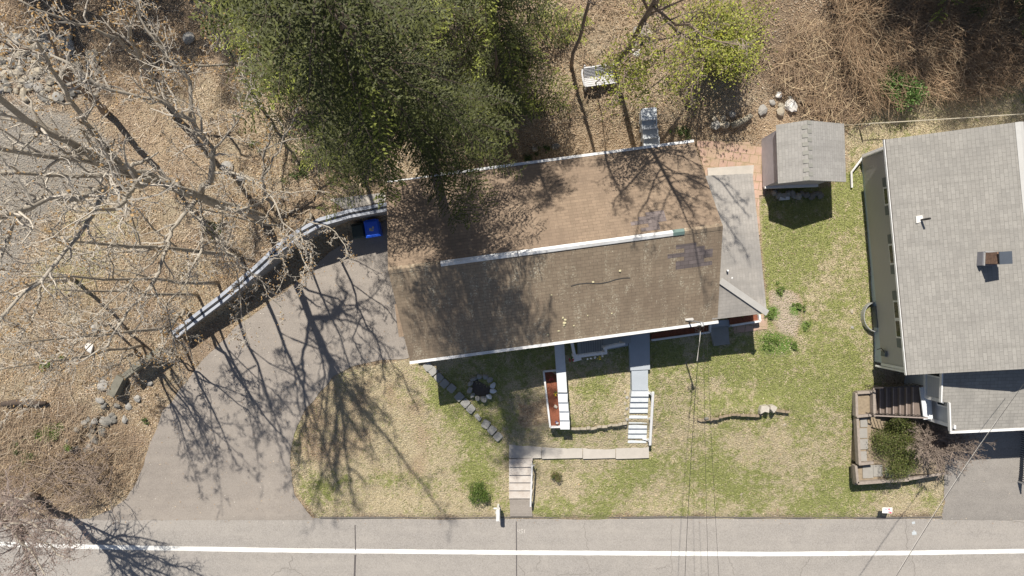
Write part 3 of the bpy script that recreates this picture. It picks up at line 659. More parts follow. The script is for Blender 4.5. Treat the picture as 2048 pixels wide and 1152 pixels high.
# replaced shingles, ridge vent
def patch(v0, v1, u0, u1, parent, name='shingle_patch', m='patch_shingle', lift=.006):
    mb = MB(); rows = int(round(abs(v1 - v0) / .16)); r = random.Random(int(u0 * 10))
    for k in range(rows):
        a = v0 + (v1 - v0) * k / rows; b = v0 + (v1 - v0) * (k + 1) / rows; j0 = r.choice([0, .33, .66]); j1 = r.choice([0, .33, .66])
        q = [HW(u0 + j0, a, roofz(a) + lift), HW(u1 - j1, a, roofz(a) + lift), HW(u1 - j1, b, roofz(b) + lift), HW(u0 + j0, b, roofz(b) + lift)]
        mb.face(q, [(p.dot(HU), p.dot(HV)) for p in q])
    build(mb, name, m, parent)
patch(2.35, 3.30, 10.9, 12.7, r1); patch(3.98, 4.75, 9.6, 11.0, r2)
def ridge_strip(u0, u1, w, m, z=.05):
    mb = MB(); c = HD / 2; dz = HR / (HD / 2) * w
    a = [HW(u0, c - w, HZ + HR + z - dz), HW(u1, c - w, HZ + HR + z - dz), HW(u1, c, HZ + HR + z), HW(u0, c, HZ + HR + z)]
    b = [HW(u0, c, HZ + HR + z), HW(u1, c, HZ + HR + z), HW(u1, c + w, HZ + HR + z - dz), HW(u0, c + w, HZ + HR + z - dz)]
    mb.slab(a, .05, HU); mb.slab(b, .05, HU); return mb
mb = ridge_strip(2.05, 5.05, .11, 'white_metal'); mb2 = ridge_strip(5.07, 11.1, .11, 'white_metal'); build(mb, 'ridge_vent', 'white_metal', house); build(mb2, 'ridge_vent', 'white_metal', house)
build(ridge_strip(11.1, 11.55, .12, 0), 'ridge_patch', 'copper_patch', house)
mb = MB(); cc = .11
for u0, u1 in ((0, 2.05), (11.55, HL)): mb.v += ridge_strip(u0, u1, .14, 0, .02).v and []
for u0, u1 in ((0, 2.03), (11.57, HL)):
    t = ridge_strip(u0, u1, .13, 0, .02); i = len(mb.v); mb.v += t.v; mb.f += [tuple(i + k for k in f) for f in t.f]; mb.uv += t.uv; mb.mi += t.mi
build(mb, 'ridge_cap', 'brown_shingle_front', house)
mb = MB()
for (u, v, r) in [(6.62,.78,.055),(6.66,.90,.05),(6.60,.68,.05),(6.58,1.0,.04),(7.0,.6,.03),(9.0,2.6,.05),(7.9,2.3,.035),(6.2,2.0,.03),(8.6,.9,.03),(5.9,.35,.04),(6.35,.45,.035),(7.6,.95,.03)]:
    mb.rock(HW(u, v, roofz(v) + .01), r * 1.6, int(u * 100), .3, 0)
build(mb, 'moss_tuft', 'lichen' if 'lichen' in MATS else mat_plain('lichen', (.55, .50, .32), .9), house)
mb = MB(); ribbon_pts = [HW(7.0 + t * 2.4, 2.25 + .05 * math.sin(t * 9), 0) for t in np.linspace(0, 1, 9)]
for a, b in zip(ribbon_pts[:-1], ribbon_pts[1:]):
    va = (a - HO).dot(HV); vb = (b - HO).dot(HV); a = Vector((a.x, a.y, roofz(va) + .012)); b = Vector((b.x, b.y, roofz(vb) + .012)); mb.bar(a, b, .022, .012)
build(mb, 'lifted_shingle_edge', 'dark_shadow_trim', house)
# gutters and rakes
mb = MB(); mb.bar(HW(-.02, -.07, HZ - .02), HW(HL + .02, -.07, HZ - .02), .12, .11); build(mb, 'gutter', 'white_metal', house)
mb = MB(); mb.bar(HW(2.2, HD + .06, HZ - .02), HW(HL, HD + .06, HZ - .02), .11, .11); build(mb, 'gutter', 'white_metal', house)
mb = MB(); mb.bar(HW(0, HD + .05, HZ - .04), HW(2.18, HD + .05, HZ - .04), .06, .08); build(mb, 'fascia', 'white_wood', house)
ins = .38
z0 = .6
wl = [HW(ins, ins), HW(HL - ins, ins), HW(HL - ins, HD - ins), HW(ins, HD - ins)]
mb = MB(); mb.prism([(p.x, p.y) for p in wl], z0, HZ + .0)
for u in (ins, HL - ins):
    a = HW(u - .02, ins + .02, HZ - .05); b = HW(u - .02, HD - ins - .02, HZ - .05); c = HW(u - .02, HD / 2, HZ + HR - .35); d = Vector(HU) * .06
    mb.face([a, b, c]); mb.face([a + d, c + d, b + d]); mb.face([a, c, c + d, a + d]); mb.face([b, b + d, c + d, c])
walls = build(mb, 'wall', 'house_siding', house)
def hbox(name, u0, u1, v0, v1, za, zb, m, parent, lab=None):
    mb = MB(); q = [HW(u0, v0), HW(u1, v0), HW(u1, v1), HW(u0, v1)]; mb.prism([(p.x, p.y) for p in q], za, zb); return build(mb, name, m, parent, lab)
for u in (1.6, 4.3, 8.9, 11.0):
    f = hbox('window', u, u + 1.1, ins - .05, ins + .03, 3.6, 4.7, 'white_wood', house); hbox('pane', u + .08, u + 1.02, ins - .065, ins - .04, 3.68, 4.62, 'glass', f)
dr = hbox('door', 6.95, 7.85, ins - .05, ins + .03, 2.75, 4.8, 'white_wood', house); hbox('handle', 7.72, 7.78, ins - .10, ins - .05, 3.7, 3.8, 'galv', dr)
# lean-to roof at the right gable end, with a hip at its front corner
LU = 1.95
def LW(u, v, z): p = HO + HU * (HL - ins + u) + HV * v; return Vector((p.x, p.y, z))
A_ = P(1415,349,6.1); B_ = P(1505,347,5.42); C_ = P(1534,626,5.42); Dm = P(1436,638,5.45); E_ = P(1440,561,6.1)
A2 = LW(-.25, 7.0, 6.1); B2 = LW(LU, 7.0, 5.42)
A_ = Vector((A_.x - .5, A_.y - .07, 6.12))
mb = MB(); E2 = E_ + Vector((-.3, .03, .06)); mb.slab([A_, B_, C_, E_], .12, (C_ - B_), 0, 1); build(mb, 'side_roof', ['side_shingle', 'dark_shadow_trim'], house, 'stained grey shingle roof over the side porch')
Dm2 = Dm + Vector((-.25, -.03, 0)); E3 = E_ + Vector((-.35, .0, 0))
mb = MB(); mb.slab([E3, E_, C_, Dm2], .12, (C_ - Dm), 0, 1); build(mb, 'side_roof', ['side_shingle', 'dark_shadow_trim'], house, 'small front hip of the side porch roof')
mb = MB(); mb.bar(E_ + Vector((0, 0, .03)), C_ + Vector((0, 0, .03)), .26, .05); build(mb, 'hip_cap', mat_plain('hip_grey', (.47, .455, .43), .9, .12, 3.), house)
mb = MB(); ctr = (A_ + B_ + C_ + Dm) / 4
def shrink(p, k=.90): q = ctr + (p - ctr) * k; return (q.x, q.y)
mb.prism([shrink(A_, .97), shrink(B_, .95), shrink(C_, .93), shrink(Dm, .93)], z0, [5.6, 5.30, 5.30, 5.30]); build(mb, 'side_wall', 'house_siding', house)
mb = MB(); mb.tube([P(1454,541,5.95), P(1456,541,6.2)], .04, 8); build(mb, 'vent_pipe', 'white_metal', house)
mb = MB(); mb.rock(P(1464,556,5.9), .05, 3); build(mb, 'roof_cap', 'white_metal', house)
# service mast at the front eave with its cable head
mx, my = 7.42, -1.36
mast = thing('service_mast', (mx, my, 5.3), 'thin grey electrical service mast with cable loops at the front eave', 'service mast')
mb = MB(); mb.tube([(mx, my, 4.2), (mx, my, 7.35)], .035, 8); build(mb, 'pipe', 'galv', mast)
mb = MB(); mb.tube([(mx, my, 7.35), (mx, my - .03, 7.46), (mx + .02, my - .14, 7.5)], [.05, .07, .05], 8); build(mb, 'weather_head', 'galv', mast)
mb = MB()
for k in range(5):
    a = k * 1.1; mb.tube([(mx, my - .1, 7.48), (mx + .16 * math.cos(a), my - .2 + .1 * math.sin(a), 7.25), (mx + .22 * math.cos(a + .5), my - .28 + .16 * math.sin(a + .5), 7.1), (mx - .02, my - .35, 7.3)], .014, 4)
build(mb, 'cable_loop', 'cable_black', mast)
mb = MB(); mb.prism([(mx - .22, my + .15), (mx + .05, my + .2), (mx + .2, my + .05), (mx + .1, my - .02), (mx - .16, my + .0)], 5.52, 5.56); build(mb, 'flashing', 'cable_pale', mast)
# little brown roof over the side entrance at the left gable
can = thing('entrance_canopy', P(796, 667, 3.8), 'small brown shingled canopy projecting over the driveway from the left gable end', 'canopy')
q = [P(777,632,4.2), P(800,629,4.2), P(812,692,4.2), P(781,694,4.2)]
mb = MB(); a, b, c, d = [HW(-.55, 1.0, 4.15), HW(.40, 1.0, 4.5), HW(.40, 2.45, 4.5), HW(-.55, 2.45, 4.15)]
mb.slab([a, b, c, d], .10, HV, 0, 1); build(mb, 'canopy_roof', ['brown_shingle_rear', 'dark_shadow_trim'], can)
mb = MB()
for v in (1.1, 2.35): mb.bar(HW(-.45, v, 4.05), HW(.36, v, 3.6), .07)
build(mb, 'bracket', 'white_wood', can)

# ---------------------------------------------------------------- front deck, path, steps, walls
deck = thing('front_deck', P(1200, 690, 2.9), 'grey board front porch deck with white railing under the front eave', 'deck')
mb = MB(); dk = [P(1153,650,3.0), P(1262,640,3.0), P(1262,686,3.0), P(1208,697,3.0), P(1210,708,3.0), P(1158,716,3.0)]
mb.prism([(p.x, p.y) for p in dk], 2.0, 2.98); build(mb, 'floor', 'grey_deck', deck)
mb = MB()
for k in range(1, 11):
    t = k / 11; a = P(1156 + 54 * t, 652 - 3 * t, 3.0); b = P(1160 + 50 * t, 714 - 8 * t, 3.0); mb.bar((a.x, a.y, 2.985), (b.x, b.y, 2.985), .012, .012)
build(mb, 'board_gap', 'seam', deck)
rp = [P(1144,683,3.95), P(1150,714,3.95), P(1212,706,3.95), P(1211,696,3.95), P(1248,688,3.95)]
mb = MB()
for a, b in zip(rp[:-1], rp[1:]): mb.bar(a, b, .11, .05)
build(mb, 'top_rail', 'white_wood', deck)
mb = MB()
for a, b in zip(rp[:-1], rp[1:]): mb.bar(a - Vector((0, 0, .75)), b - Vector((0, 0, .75)), .06, .05)
build(mb, 'bottom_rail', 'white_wood', deck)
for a, b in zip(rp[:-1], rp[1:]):
    n = max(2, int((b - a).length / .13))
    mb = MB()
    for k in range(n):
        p = a + (b - a) * ((k + .5) / n); mb.box((p.x, p.y, 3.55), (.035, .035, .78))
    build(mb, 'baluster_panel', 'white_wood', deck)
for p in rp:
    mb = MB(); mb.box((p.x, p.y, 3.35), (.1, .1, 1.26)); build(mb, 'post', 'white_wood', deck)
mb = MB(); a, b = P(1146,720,3.55), P(1162,716,3.55); mb.bar(a, b, .16, .2); build(mb, 'planter_box', 'white_wood', deck)
mat_plain('red_petal', (.45, .015, .05), .5, .3); mat_plain('yellow_petal', (.80, .58, .03), .5, .2); mat_plain('leaf_green', (.08, .14, .04), .6, .3); mat_plain('purple_petal', (.2,.08,.35), .5, .3)
def flowers(px, py, z, r, m, label, n=9, seed=1, zb=None):
    t = thing('flower', P(px, py, z), label, 'flower'); rr = random.Random(seed); mb = MB()
    zb = z if zb is None else zb
    c = P(px, py, z)
    for k in range(n):
        a = rr.uniform(0, 6.28); d = r * math.sqrt(rr.random()); mb.rock((c.x + d * math.cos(a), c.y + d * math.sin(a), z + rr.uniform(0, .08)), r * .36, k, .6, 0)
    build(mb, 'blossom', m, t); mb = MB()
    for k in range(10):
        a = rr.uniform(0, 6.28); p = Vector((c.x + r * 1.2 * math.cos(a), c.y + r * 1.2 * math.sin(a), z - .06)); mb.face([c + Vector((0, 0, -.1)), p + Vector((.03, 0, 0)), p + Vector((-.01, .04, .02))])
    mb.tube([(c.x, c.y, zb - .12), (c.x, c.y, z)], .012, 4); build(mb, 'foliage', 'leaf_green', t)
    return t
flowers(1142, 720, 3.75, .10, 'red_petal', 'red flowers hanging at the left corner of the white porch railing', seed=2)
flowers(1198, 716, 3.7, .075, 'yellow_petal', 'yellow flowers hanging on the front of the white porch railing', seed=3)
mb = MB()
for (x, y) in ((1182,717),(1190,715),(1175,718),(1205,712)): mb.rock(P(x, y, 3.7), .07, x, .8, 0)
build(mb, 'white_pot', 'white_wood', deck)

# path from the deck to the stairs
mb = MB(); q = [(1262,640),(1300,655),(1300,738),(1262,740)]; zt = 2.62
pp = [P(1255,668,zt), P(1299,655,zt), P(1300,739,zt), P(1261,741,zt), P(1259,697,zt)]
mb.prism([(p.x, p.y) for p in pp], 1.8, zt)
pp = [P(1208,668,zt + .1), P(1256,655,zt + .1), P(1257,692,zt + .1), P(1215,700,zt + .1)]
mb.prism([(p.x, p.y) for p in pp], 1.8, zt - .003)
pp = [P(1263,741,zt - .06), P(1296,740,zt - .06), P(1296,781,zt - .06), P(1264,781,zt - .06)]
mb.prism([(p.x, p.y) for p in pp], 1.6, zt - .06); build(mb, 'front_path', 'blue_concrete', kind='structure')
stair = thing('garden_stairs', P(1276, 830, 1.0), 'long flight of pale grey garden steps with one white handrail', 'stairs')
ys = [779, 793, 804, 815, 826, 837, 847, 857, 867, 877, 886]; xl = [1264,1262,1261,1260,1259,1258,1257.5,1257,1256.5,1256,1255.5]; xr = [1297,1297,1296.5,1296,1295.5,1295,1294.5,1294,1293.5,1293,1292.5]
ztop = 2.50; dz = (2.50 - 1.02) / 10
for k in range(10):
    z = ztop - dz * k; a, b = P(xl[k], ys[k], z), P(xr[k], ys[k], z); c, d = P(xr[k + 1], ys[k + 1], z), P(xl[k + 1], ys[k + 1], z)
    mb = MB(); mb.prism([(a.x, a.y + .05), (b.x, b.y + .05), (c.x, c.y), (d.x, d.y)], .7, z); build(mb, 'step', 'blue_light' if 'blue_light' in MATS else mat_plain('blue_light', (.60, .63, .65), .8, .1, 4., c2=(.48,.52,.56)), stair)
mb = MB(); mb.bar(P(1306,784,3.0), P(1300,890,1.75), .11, .06); build(mb, 'handrail', 'white_wood', stair)
for (x, y, z) in ((1305.5,790,2.95),(1303,840,2.35),(1300.5,884,1.8)):
    p = P(x, y, z); mb = MB(); mb.box((p.x, p.y, z / 2 + .4), (.09, .09, z - .82)); build(mb, 'post', 'white_wood', stair); mb = MB(); mb.bar((p.x - .28, p.y + .05, z - .55), (p.x - .05, p.y, z - .5), .07); build(mb, 'bracket', 'white_wood', stair)
mb = MB(); zt = 1.04
segs = [(1018,1083),(1083.8,1165),(1166,1231),(1232,1298)]
for (xa, xb) in segs:
    q = [G(xa, 889, .0), G(xb, 887, 0), G(xb, 916, 0), G(xa, 918, 0)]; i = len(mb.v)
    q = [P(xa, 889, zt), P(xb, 887, zt), P(xb, 916, zt), P(xa, 918, zt)]; mb.prism([(p.x, p.y) for p in q], .5, zt)
build(mb, 'walkway', 'concrete', kind='structure')
st2 = thing('street_stairs', P(1042, 975, .2), 'short flight of worn concrete steps with white handrail from the street up to the walkway', 'stairs')
ys = [918, 934, 950, 965, 981, 997, 1012]
for k in range(5):
    z = 1.04 - .125 * k; a, b, c, d = P(1018, ys[k], z), P(1066, ys[k] , z), P(1062, ys[k + 1], z), P(1018, ys[k + 1], z)
    mb = MB(); mb.prism([(a.x, a.y + .04), (b.x, b.y + .04), (c.x, c.y), (d.x, d.y)], 0, z); build(mb, 'step', 'concrete_step', st2)
mb = MB(); mb.bar(P(1064,932,1.75), P(1061,1013,.95), .075, .05); build(mb, 'handrail', 'white_wood', st2)
for (x, y, z) in ((1064,934,1.7),(1061.5,1008,.98)):
    p = P(x, y, z); mb = MB(); mb.box((p.x, p.y, z / 2), (.07, .07, z)); mb.bar((p.x, p.y, z - .1), (p.x + .12, p.y, z - .35), .04); build(mb, 'post', 'white_wood', st2)


# stepped white wall, mulch beds
sw = thing('stepped_wall', P(1128, 780, 1.6), 'long narrow white garden wall stepping down beside the red mulch bed', 'garden wall')
mat_plain('white_masonry', (.70, .725, .75), .8, .12, 4., c2=(.56,.60,.65)); mat_plain('cap_edge', (.45, .5, .55), .8, .1)
prof = [(682,784,1110,1129,3.0),(786,804,1117,1133,2.86),(804,822,1118,1134,2.74),(822,840,1120,1135,2.62),(840,858,1121,1136,2.50)]
for k, (y0, y1, x0, x1, z) in enumerate(prof):
    w = 17; y0 = 672 if k == 0 else y0
    xa = 1109 if k == 0 else x0; xb = x0 if k else 1119
    q = [P(xa, y0, z), P(xa + 17, y0, z), P((prof[k + 1][2] if k < 4 else 1122) + 16, y1, z), P((prof[k + 1][2] if k < 4 else 1122), y1, z)]
    mb = MB(); mb.prism([(p.x, p.y) for p in q], 1.0, z - .06); build(mb, 'wall_section', 'white_masonry', sw)
    q2 = [q[0] + Vector((-.03, 0, 0)), q[1] + Vector((.03, 0, 0)), q[2] + Vector((.03, -.02, 0)), q[3] + Vector((-.03, -.02, 0))]
    mb = MB(); mb.prism([(p.x, p.y) for p in q2], z - .06, z); build(mb, 'cap', 'white_masonry', sw)
mat_plain('mulch_red', (.24, .085, .048), .95, .5, 14., bmp=1., fine=45)
def bed(px_poly, z, name, label, edge_h=.1, closed=False, edges=None):
    t = thing(name, P(sum(p[0] for p in px_poly) / len(px_poly), sum(p[1] for p in px_poly) / len(px_poly), z), label, 'flower bed')
    q = [P(x, y, z) for x, y in px_poly]; mb = MB(); mb.prism([(p.x, p.y) for p in q], z - .5, z); build(mb, 'mulch', 'mulch_red', t)
    mb = MB()
    for i, j in edges: a, b = q[i] + Vector((0, 0, edge_h / 2)), q[j] + Vector((0, 0, edge_h / 2)); mb.bar(a, b, .08, .3)
    build(mb, 'edging', 'white_wood', t); return t
b1 = bed([(1087,742),(1112,740),(1123,852),(1100,853)], 2.15, 'mulch_bed', 'long red mulch bed edged in white against the stepped wall', edges=[(0, 1), (0, 3), (3, 2)])
b2 = bed([(1303,668),(1419,647),(1418,664),(1303,680)], 2.62, 'mulch_bed', 'narrow white edged mulch bed along the front wall under the eave', edges=[(3, 2), (2, 1)])
b3 = bed([(1459,636),(1516,629),(1518,642),(1461,651)], 2.62, 'mulch_bed', 'small white edged mulch bed in front of the grey side porch', edges=[(3, 2), (2, 1)])
flowers(1102, 757, 2.35, .10, 'red_petal', 'red flower at the upper end of the long red mulch bed', seed=5)
flowers(1111, 788, 2.35, .085, 'yellow_petal', 'yellow flower in the middle of the long red mulch bed', seed=6)
flowers(1485, 634, 2.75, .04, 'yellow_petal', 'tiny yellow flower in the small bed before the grey side porch', seed=7, n=4)
mb = MB(); mb.rock(P(1111, 813, 2.22), .11, 8, .7); build(mb, 'stone', mat_plain('pale_stone', (.55, .50, .43), .9, .2, 9.), None, 'single pale stone lying in the long red mulch bed', 'stone')
orn = thing('garden_ornament', P(1113, 845, 2.15), 'small blue and white garden ornament at the lower end of the mulch bed', 'ornament')
c = P(1113, 845, 2.2); mb = MB(); mb.tube([(c.x, c.y, 2.15), (c.x, c.y, 2.35)], [.06, .04], 8); build(mb, 'body', mat_plain('ornament_blue', (.12, .18, .42), .5), orn)
mb = MB(); mb.rock((c.x, c.y, 2.4), .05, 4, 1.); mb.rock((c.x + .07, c.y - .03, 2.2), .04, 5, .8); build(mb, 'head', 'white_wood', orn)
mb = MB(); q = [P(1400,650,2.5), P(1440,641,2.5), P(1461,639,2.5), P(1461,654,2.5), P(1420,658,2.5)]; mb.prism([(p.x, p.y) for p in q], 1.8, 2.48)
build(mb, 'side_path', 'blue_concrete', kind='structure')
mb = MB(); q = [P(1420,657,2.56), P(1457,653,2.56), P(1459,688,2.5), P(1428,692,2.5)]; mb.prism([(p.x, p.y) for p in q], 1.8, 2.53); build(mb, 'door_slab', mat_plain('grey_slab', (.30, .30, .29), .9, .2, 3.), kind='structure')

# ---------------------------------------------------------------- brick paving round the house
def mat_paving(name, c, s, f):
    m, nt, b = _nt(name); co = pos(nt)
    mp = nt.nodes.new('ShaderNodeMapping'); mp.inputs['Rotation'].default_value = (0, 0, .12); nt.links.new(co, mp.inputs['Vector'])
    br = N(nt, 'ShaderNodeTexBrick', Scale=1.0); br.inputs['Brick Width'].default_value = s; br.inputs['Row Height'].default_value = s * .98; br.inputs['Mortar Size'].default_value = .015
    br.inputs['Color1'].default_value = (*c, 1); br.inputs['Color2'].default_value = (*[x * .78 for x in c], 1); br.inputs['Mortar'].default_value = (.17, .15, .07, 1); nt.links.new(mp.outputs[0], br.inputs['Vector'])
    col = mixc(nt, ramp(nt, noise(nt, co, 1.3, 5, .6), .42, .62, 0, f), br.outputs['Color'], (.36, .29, .18)); col = mixc(nt, ramp(nt, noise(nt, co, 3., 5, .6), .5, .7, 0, f), col, (.24, .21, .08))
    col = mixc(nt, ramp(nt, noise(nt, co, 25, 3), .3, .7, 0, .35), col, tuple(x * 1.3 for x in c))
    nt.links.new(col, b.inputs['Base Color']); b.inputs['Roughness'].default_value = .9; return m
mat_paving('brick_paving', (.52, .35, .28), .40, .65)
mb = MB()
def gsheet(poly_px, dz, nx=10, ny=10):
    """four-sided patch of paving that follows the ground"""
    a, b, c, d = [np.array(p, float) for p in poly_px]; i = len(mb.v)
    for r in range(ny + 1):
        for k in range(nx + 1):
            s, t = k / nx, r / ny; q = (a * (1 - s) + b * s) * (1 - t) + (d * (1 - s) + c * s) * t; mb.v.append(tuple(G(q[0], q[1], dz)))
    for r in range(ny):
        for k in range(nx):
            w = nx + 1; mb.f.append((i + r * w + k, i + r * w + k + 1, i + (r + 1) * w + k + 1, i + (r + 1) * w + k)); mb.uv.append(None); mb.mi.append(0)
gsheet([(1392,282),(1500,284),(1515,420),(1415,365)], .05, 16, 14); gsheet([(1500,290),(1540,294),(1538,336),(1503,340)], .045, 6, 6); gsheet([(1503,338),(1530,337),(1530,390),(1506,392)], .05, 4, 8)
build(mb, 'patio', 'brick_paving', kind='structure')
mb = MB(); gsheet([(1518,628),(1535,628),(1535,658),(1510,660)], .05, 4, 5); gsheet([(1466,650),(1518,643),(1512,661),(1468,667)], .05, 6, 3); gsheet([(1506,380),(1518,380),(1520,470),(1510,470)], .05, 3, 12)
build(mb, 'side_paving', 'brick_paving', kind='structure')
mb = MB(); gsheet([(1415,336),(1508,330),(1506,352),(1416,356)], .16, 10, 3); build(mb, 'rear_slab', 'concrete', kind='structure')
mb = MB(); gsheet([(1019,994),(1062,994),(1065,1033),(1020,1033)], .07, 5, 6); build(mb, 'landing', 'drive_asphalt', kind='structure')
# ---------------------------------------------------------------- shed
SZ = 4.75
s_a = P(1552, 250, SZ); s_c = P(1556, 367, SZ)         # left eave corners
SV = (s_a - s_c).normalized(); SU = Vector((SV.y, -SV.x, 0)); SL = (s_a - s_c).length
rr_ = P(1693, 250, SZ); SWd = (rr_ - s_a).dot(SU)
SK = .345                                             # ridge sits left of the middle
def SW_(u, v, z): p = s_c + SU * u + SV * v; return Vector((p.x, p.y, z))
shed = thing('shed', SW_(SWd / 2, SL / 2, 2.4), 'small garden shed with a pale grey shingle roof between the two houses', 'shed')
RZ = 5.45; LZ = 4.75; RZ2 = 4.55
mb = MB(); mb.slab([SW_(0, 0, LZ), SW_(SWd * SK, 0, RZ), SW_(SWd * SK, SL, RZ), SW_(0, SL, LZ)], .08, SV, 0, 1); build(mb, 'roof', ['shed_shingle', 'white_wood'], shed)
mb = MB(); mb.slab([SW_(SWd * SK, 0, RZ), SW_(SWd, 0, RZ2), SW_(SWd, SL, RZ2), SW_(SWd * SK, SL, RZ)], .08, SV, 0, 1); build(mb, 'roof', ['shed_shingle', 'white_wood'], shed)
mat_plain('moss_shingle', (.31, .305, .275), .9, .2, 3.); mb = MB(); n = 14
for k in range(n):
    v0 = SL * k / n; v1 = SL * (k + 1) / n - .01
    for side in (0, 1):
        if (k + side) % 2 == 0:
            if side: mb.slab([SW_(SWd * SK, v0, RZ + .02), SW_(SWd * SK + .2, v0, RZ - .07), SW_(SWd * SK + .2, v1, RZ - .07), SW_(SWd * SK, v1, RZ + .02)], .02, SV)
            else: mb.slab([SW_(SWd * SK - .2, v0, RZ - .09), SW_(SWd * SK, v0, RZ + .02), SW_(SWd * SK, v1, RZ + .02), SW_(SWd * SK - .2, v1, RZ - .09)], .02, SV)
build(mb, 'ridge_cap', 'moss_shingle', shed)
mat_boards('shed_wood', (.56, .53, .58), .15, 0., .25)
a_, b_ = .14, SWd - .5
mb = MB(); w = [SW_(a_, .15, 0), SW_(b_, .15, 0), SW_(b_, SL - .15, 0), SW_(a_, SL - .15, 0)]; mb.prism([(p.x, p.y) for p in w], 2.6, 4.5)
for v in (.16, SL - .16):
    p = [SW_(a_, v, 4.5), SW_(b_, v, 4.5), SW_(SWd * SK, v, RZ - .12)]; d = SV * .04; mb.face(p); mb.face([q + d for q in p][::-1]); mb.face([p[0], p[2], p[2] + d, p[0] + d]); mb.face([p[1], p[1] + d, p[2] + d, p[2]])
build(mb, 'wall', 'shed_wood', shed)
mb = MB(); mb.bar(SW_(a_ - .02, .10, 2.85), SW_(b_ + .02, .10, 2.85), .1, .16); build(mb, 'sill', 'white_wood', shed)
mat_plain('stone_grey', (.36, .345, .32), .9, .35, 5., fine=18, bmp=.6); mat_plain('stone_tan', (.42, .37, .29), .9, .35, 5., fine=18, bmp=.6); mat_plain('stone_dark', (.22, .21, .19), .9, .35, 5., fine=18); mat_plain('stone_pale', (.52, .48, .42), .9, .3, 5., fine=18, bmp=.5); mat_plain('stone_white', (.78, .76, .72), .8, .15, 6.); mat_plain('block_grey', (.345, .34, .32), .9, .16, 4., fine=22, bmp=.5)
for k in range(11):
    x = 1549 + k * 9.2; mb = MB(); mb.rock(P(x, 387 + (k % 3) * 3, 2.5), .17 + .03 * (k % 3), 40 + k, .8)
    if k % 2: mb2 = None
    build(mb, 'footing_stone', 'stone_dark' if k > 5 else 'stone_grey', None, ORD[k] + ' stone from the left in the row under the front of the shed', 'stone', 'footing stones under the shed')
mb = MB(); c = P(1568, 397, 2.5); mb.box((c.x, c.y, 2.52), (.45, .14, .16), .05); build(mb, 'white_block', 'white_masonry', None, 'small pale block lying in front of the shed footing stones', 'block')

# ---------------------------------------------------------------- neighbour's house
NZ = 5.3; NRZ = 6.55
na = P(1771, 279, NZ); nb = P(1815, 750, NZ); NVv = (na - nb).normalized(); NU = Vector((NVv.y, -NVv.x, 0)); NL = (na - nb).length; NW2 = 4.75
def NB(u, v, z): p = nb + NU * u + NVv * v; return Vector((p.x, p.y, z))
nh = thing('neighbour_house', NB(NW2, NL / 2, 2.0), 'taupe sided house with a pale grey shingle roof at the right edge', 'house')
mb = MB(); mb.slab([NB(0, 0, NZ), NB(NW2, 0, NRZ), NB(NW2, NL, NRZ), NB(0, NL, NZ)], .15, NVv, 0, 1); build(mb, 'roof', ['grey_shingle', 'white_wood'], nh)
mb = MB(); mb.slab([NB(NW2, 0, NRZ), NB(NW2 * 2, 0, NZ), NB(NW2 * 2, NL, NZ), NB(NW2, NL, NRZ)], .15, NVv, 0, 1); build(mb, 'roof', ['grey_shingle', 'white_wood'], nh)
mb = MB(); mb.slab([NB(NW2 - .17, 0, NRZ - .02), NB(NW2, 0, NRZ + .03), NB(NW2, NL, NRZ + .03), NB(NW2 - .17, NL, NRZ - .02)], .02, NVv); mb.slab([NB(NW2, 0, NRZ + .03), NB(NW2 + .17, 0, NRZ - .02), NB(NW2 + .17, NL, NRZ - .02), NB(NW2, NL, NRZ + .03)], .02, NVv)
build(mb, 'ridge_cap', mat_plain('ridge_grey', (.52, .515, .50), .9, .1, 4.), nh)
mat_siding('taupe_siding', (.47, .465, .485)); mat_plain('pale_blue_found', (.52, .60, .66), .8, .15, 4.); mat_plain('shutter_grey', (.17, .19, .195), .7, .2)
wi = .42
w = [NB(wi, .12, 0), NB(NW2 * 2 - wi, .12, 0), NB(NW2 * 2 - wi, NL - .2, 0), NB(wi, NL - .2, 0)]
mb = MB(); mb.prism([(p.x, p.y) for p in w], 2.55, NZ - .05)
for v in (.14, NL - .22):
    p = [NB(wi, v, NZ - .06), NB(NW2 * 2 - wi, v, NZ - .06), NB(NW2, v, NRZ - .2)]; d = NVv * .05; mb.face(p); mb.face([q + d for q in p][::-1])
build(mb, 'wall', 'taupe_siding', nh)
w = [NB(wi + .04, .16, 0), NB(NW2 * 2 - wi, .16, 0), NB(NW2 * 2 - wi, NL - .25, 0), NB(wi + .04, NL - .25, 0)]
mb = MB(); mb.prism([(p.x, p.y) for p in w], .2, 2.56); build(mb, 'foundation', 'pale_blue_found', nh)
mb = MB(); mb.bar(NB(-.07, 0, NZ - .02), NB(-.07, NL, NZ - .02), .035, .11); build(mb, 'gutter', 'white_metal', nh)
mb = MB(); mb.bar(NB(-.0, .01, NZ - .06), NB(-.0, NL, NZ - .06), .12, .05); build(mb, 'gutter_trough', mat_plain('gutter_dirt', (.13, .11, .09), .9), nh)
mb = MB(); mb.bar(NB(wi - .01, .12, 2.6), NB(wi - .01, .12, NZ - .1), .12, .12); mb.bar(NB(wi - .01, NL - .2, 2.6), NB(wi - .01, NL - .2, NZ - .1), .1, .1); build(mb, 'corner_board', 'white_wood', nh)
mb = MB()
pts = [NB(.0, NL - .25, NZ - .1), NB(wi - .1, NL - .28, NZ - .45), NB(wi - .1, NL - .30, 2.75), NB(wi - .55, NL - .9, 2.5), NB(wi - .55, NL - 1.6, 2.42)]
mb.tube(pts, .05, 6); build(mb, 'downspout', 'white_metal', nh)
mb = MB(); mb.tube([NB(0, .05, NZ - .1), NB(wi - .1, .02, NZ - .4), NB(wi - .1, .0, 2.2)], .05, 6); build(mb, 'downspout', 'white_metal', nh)
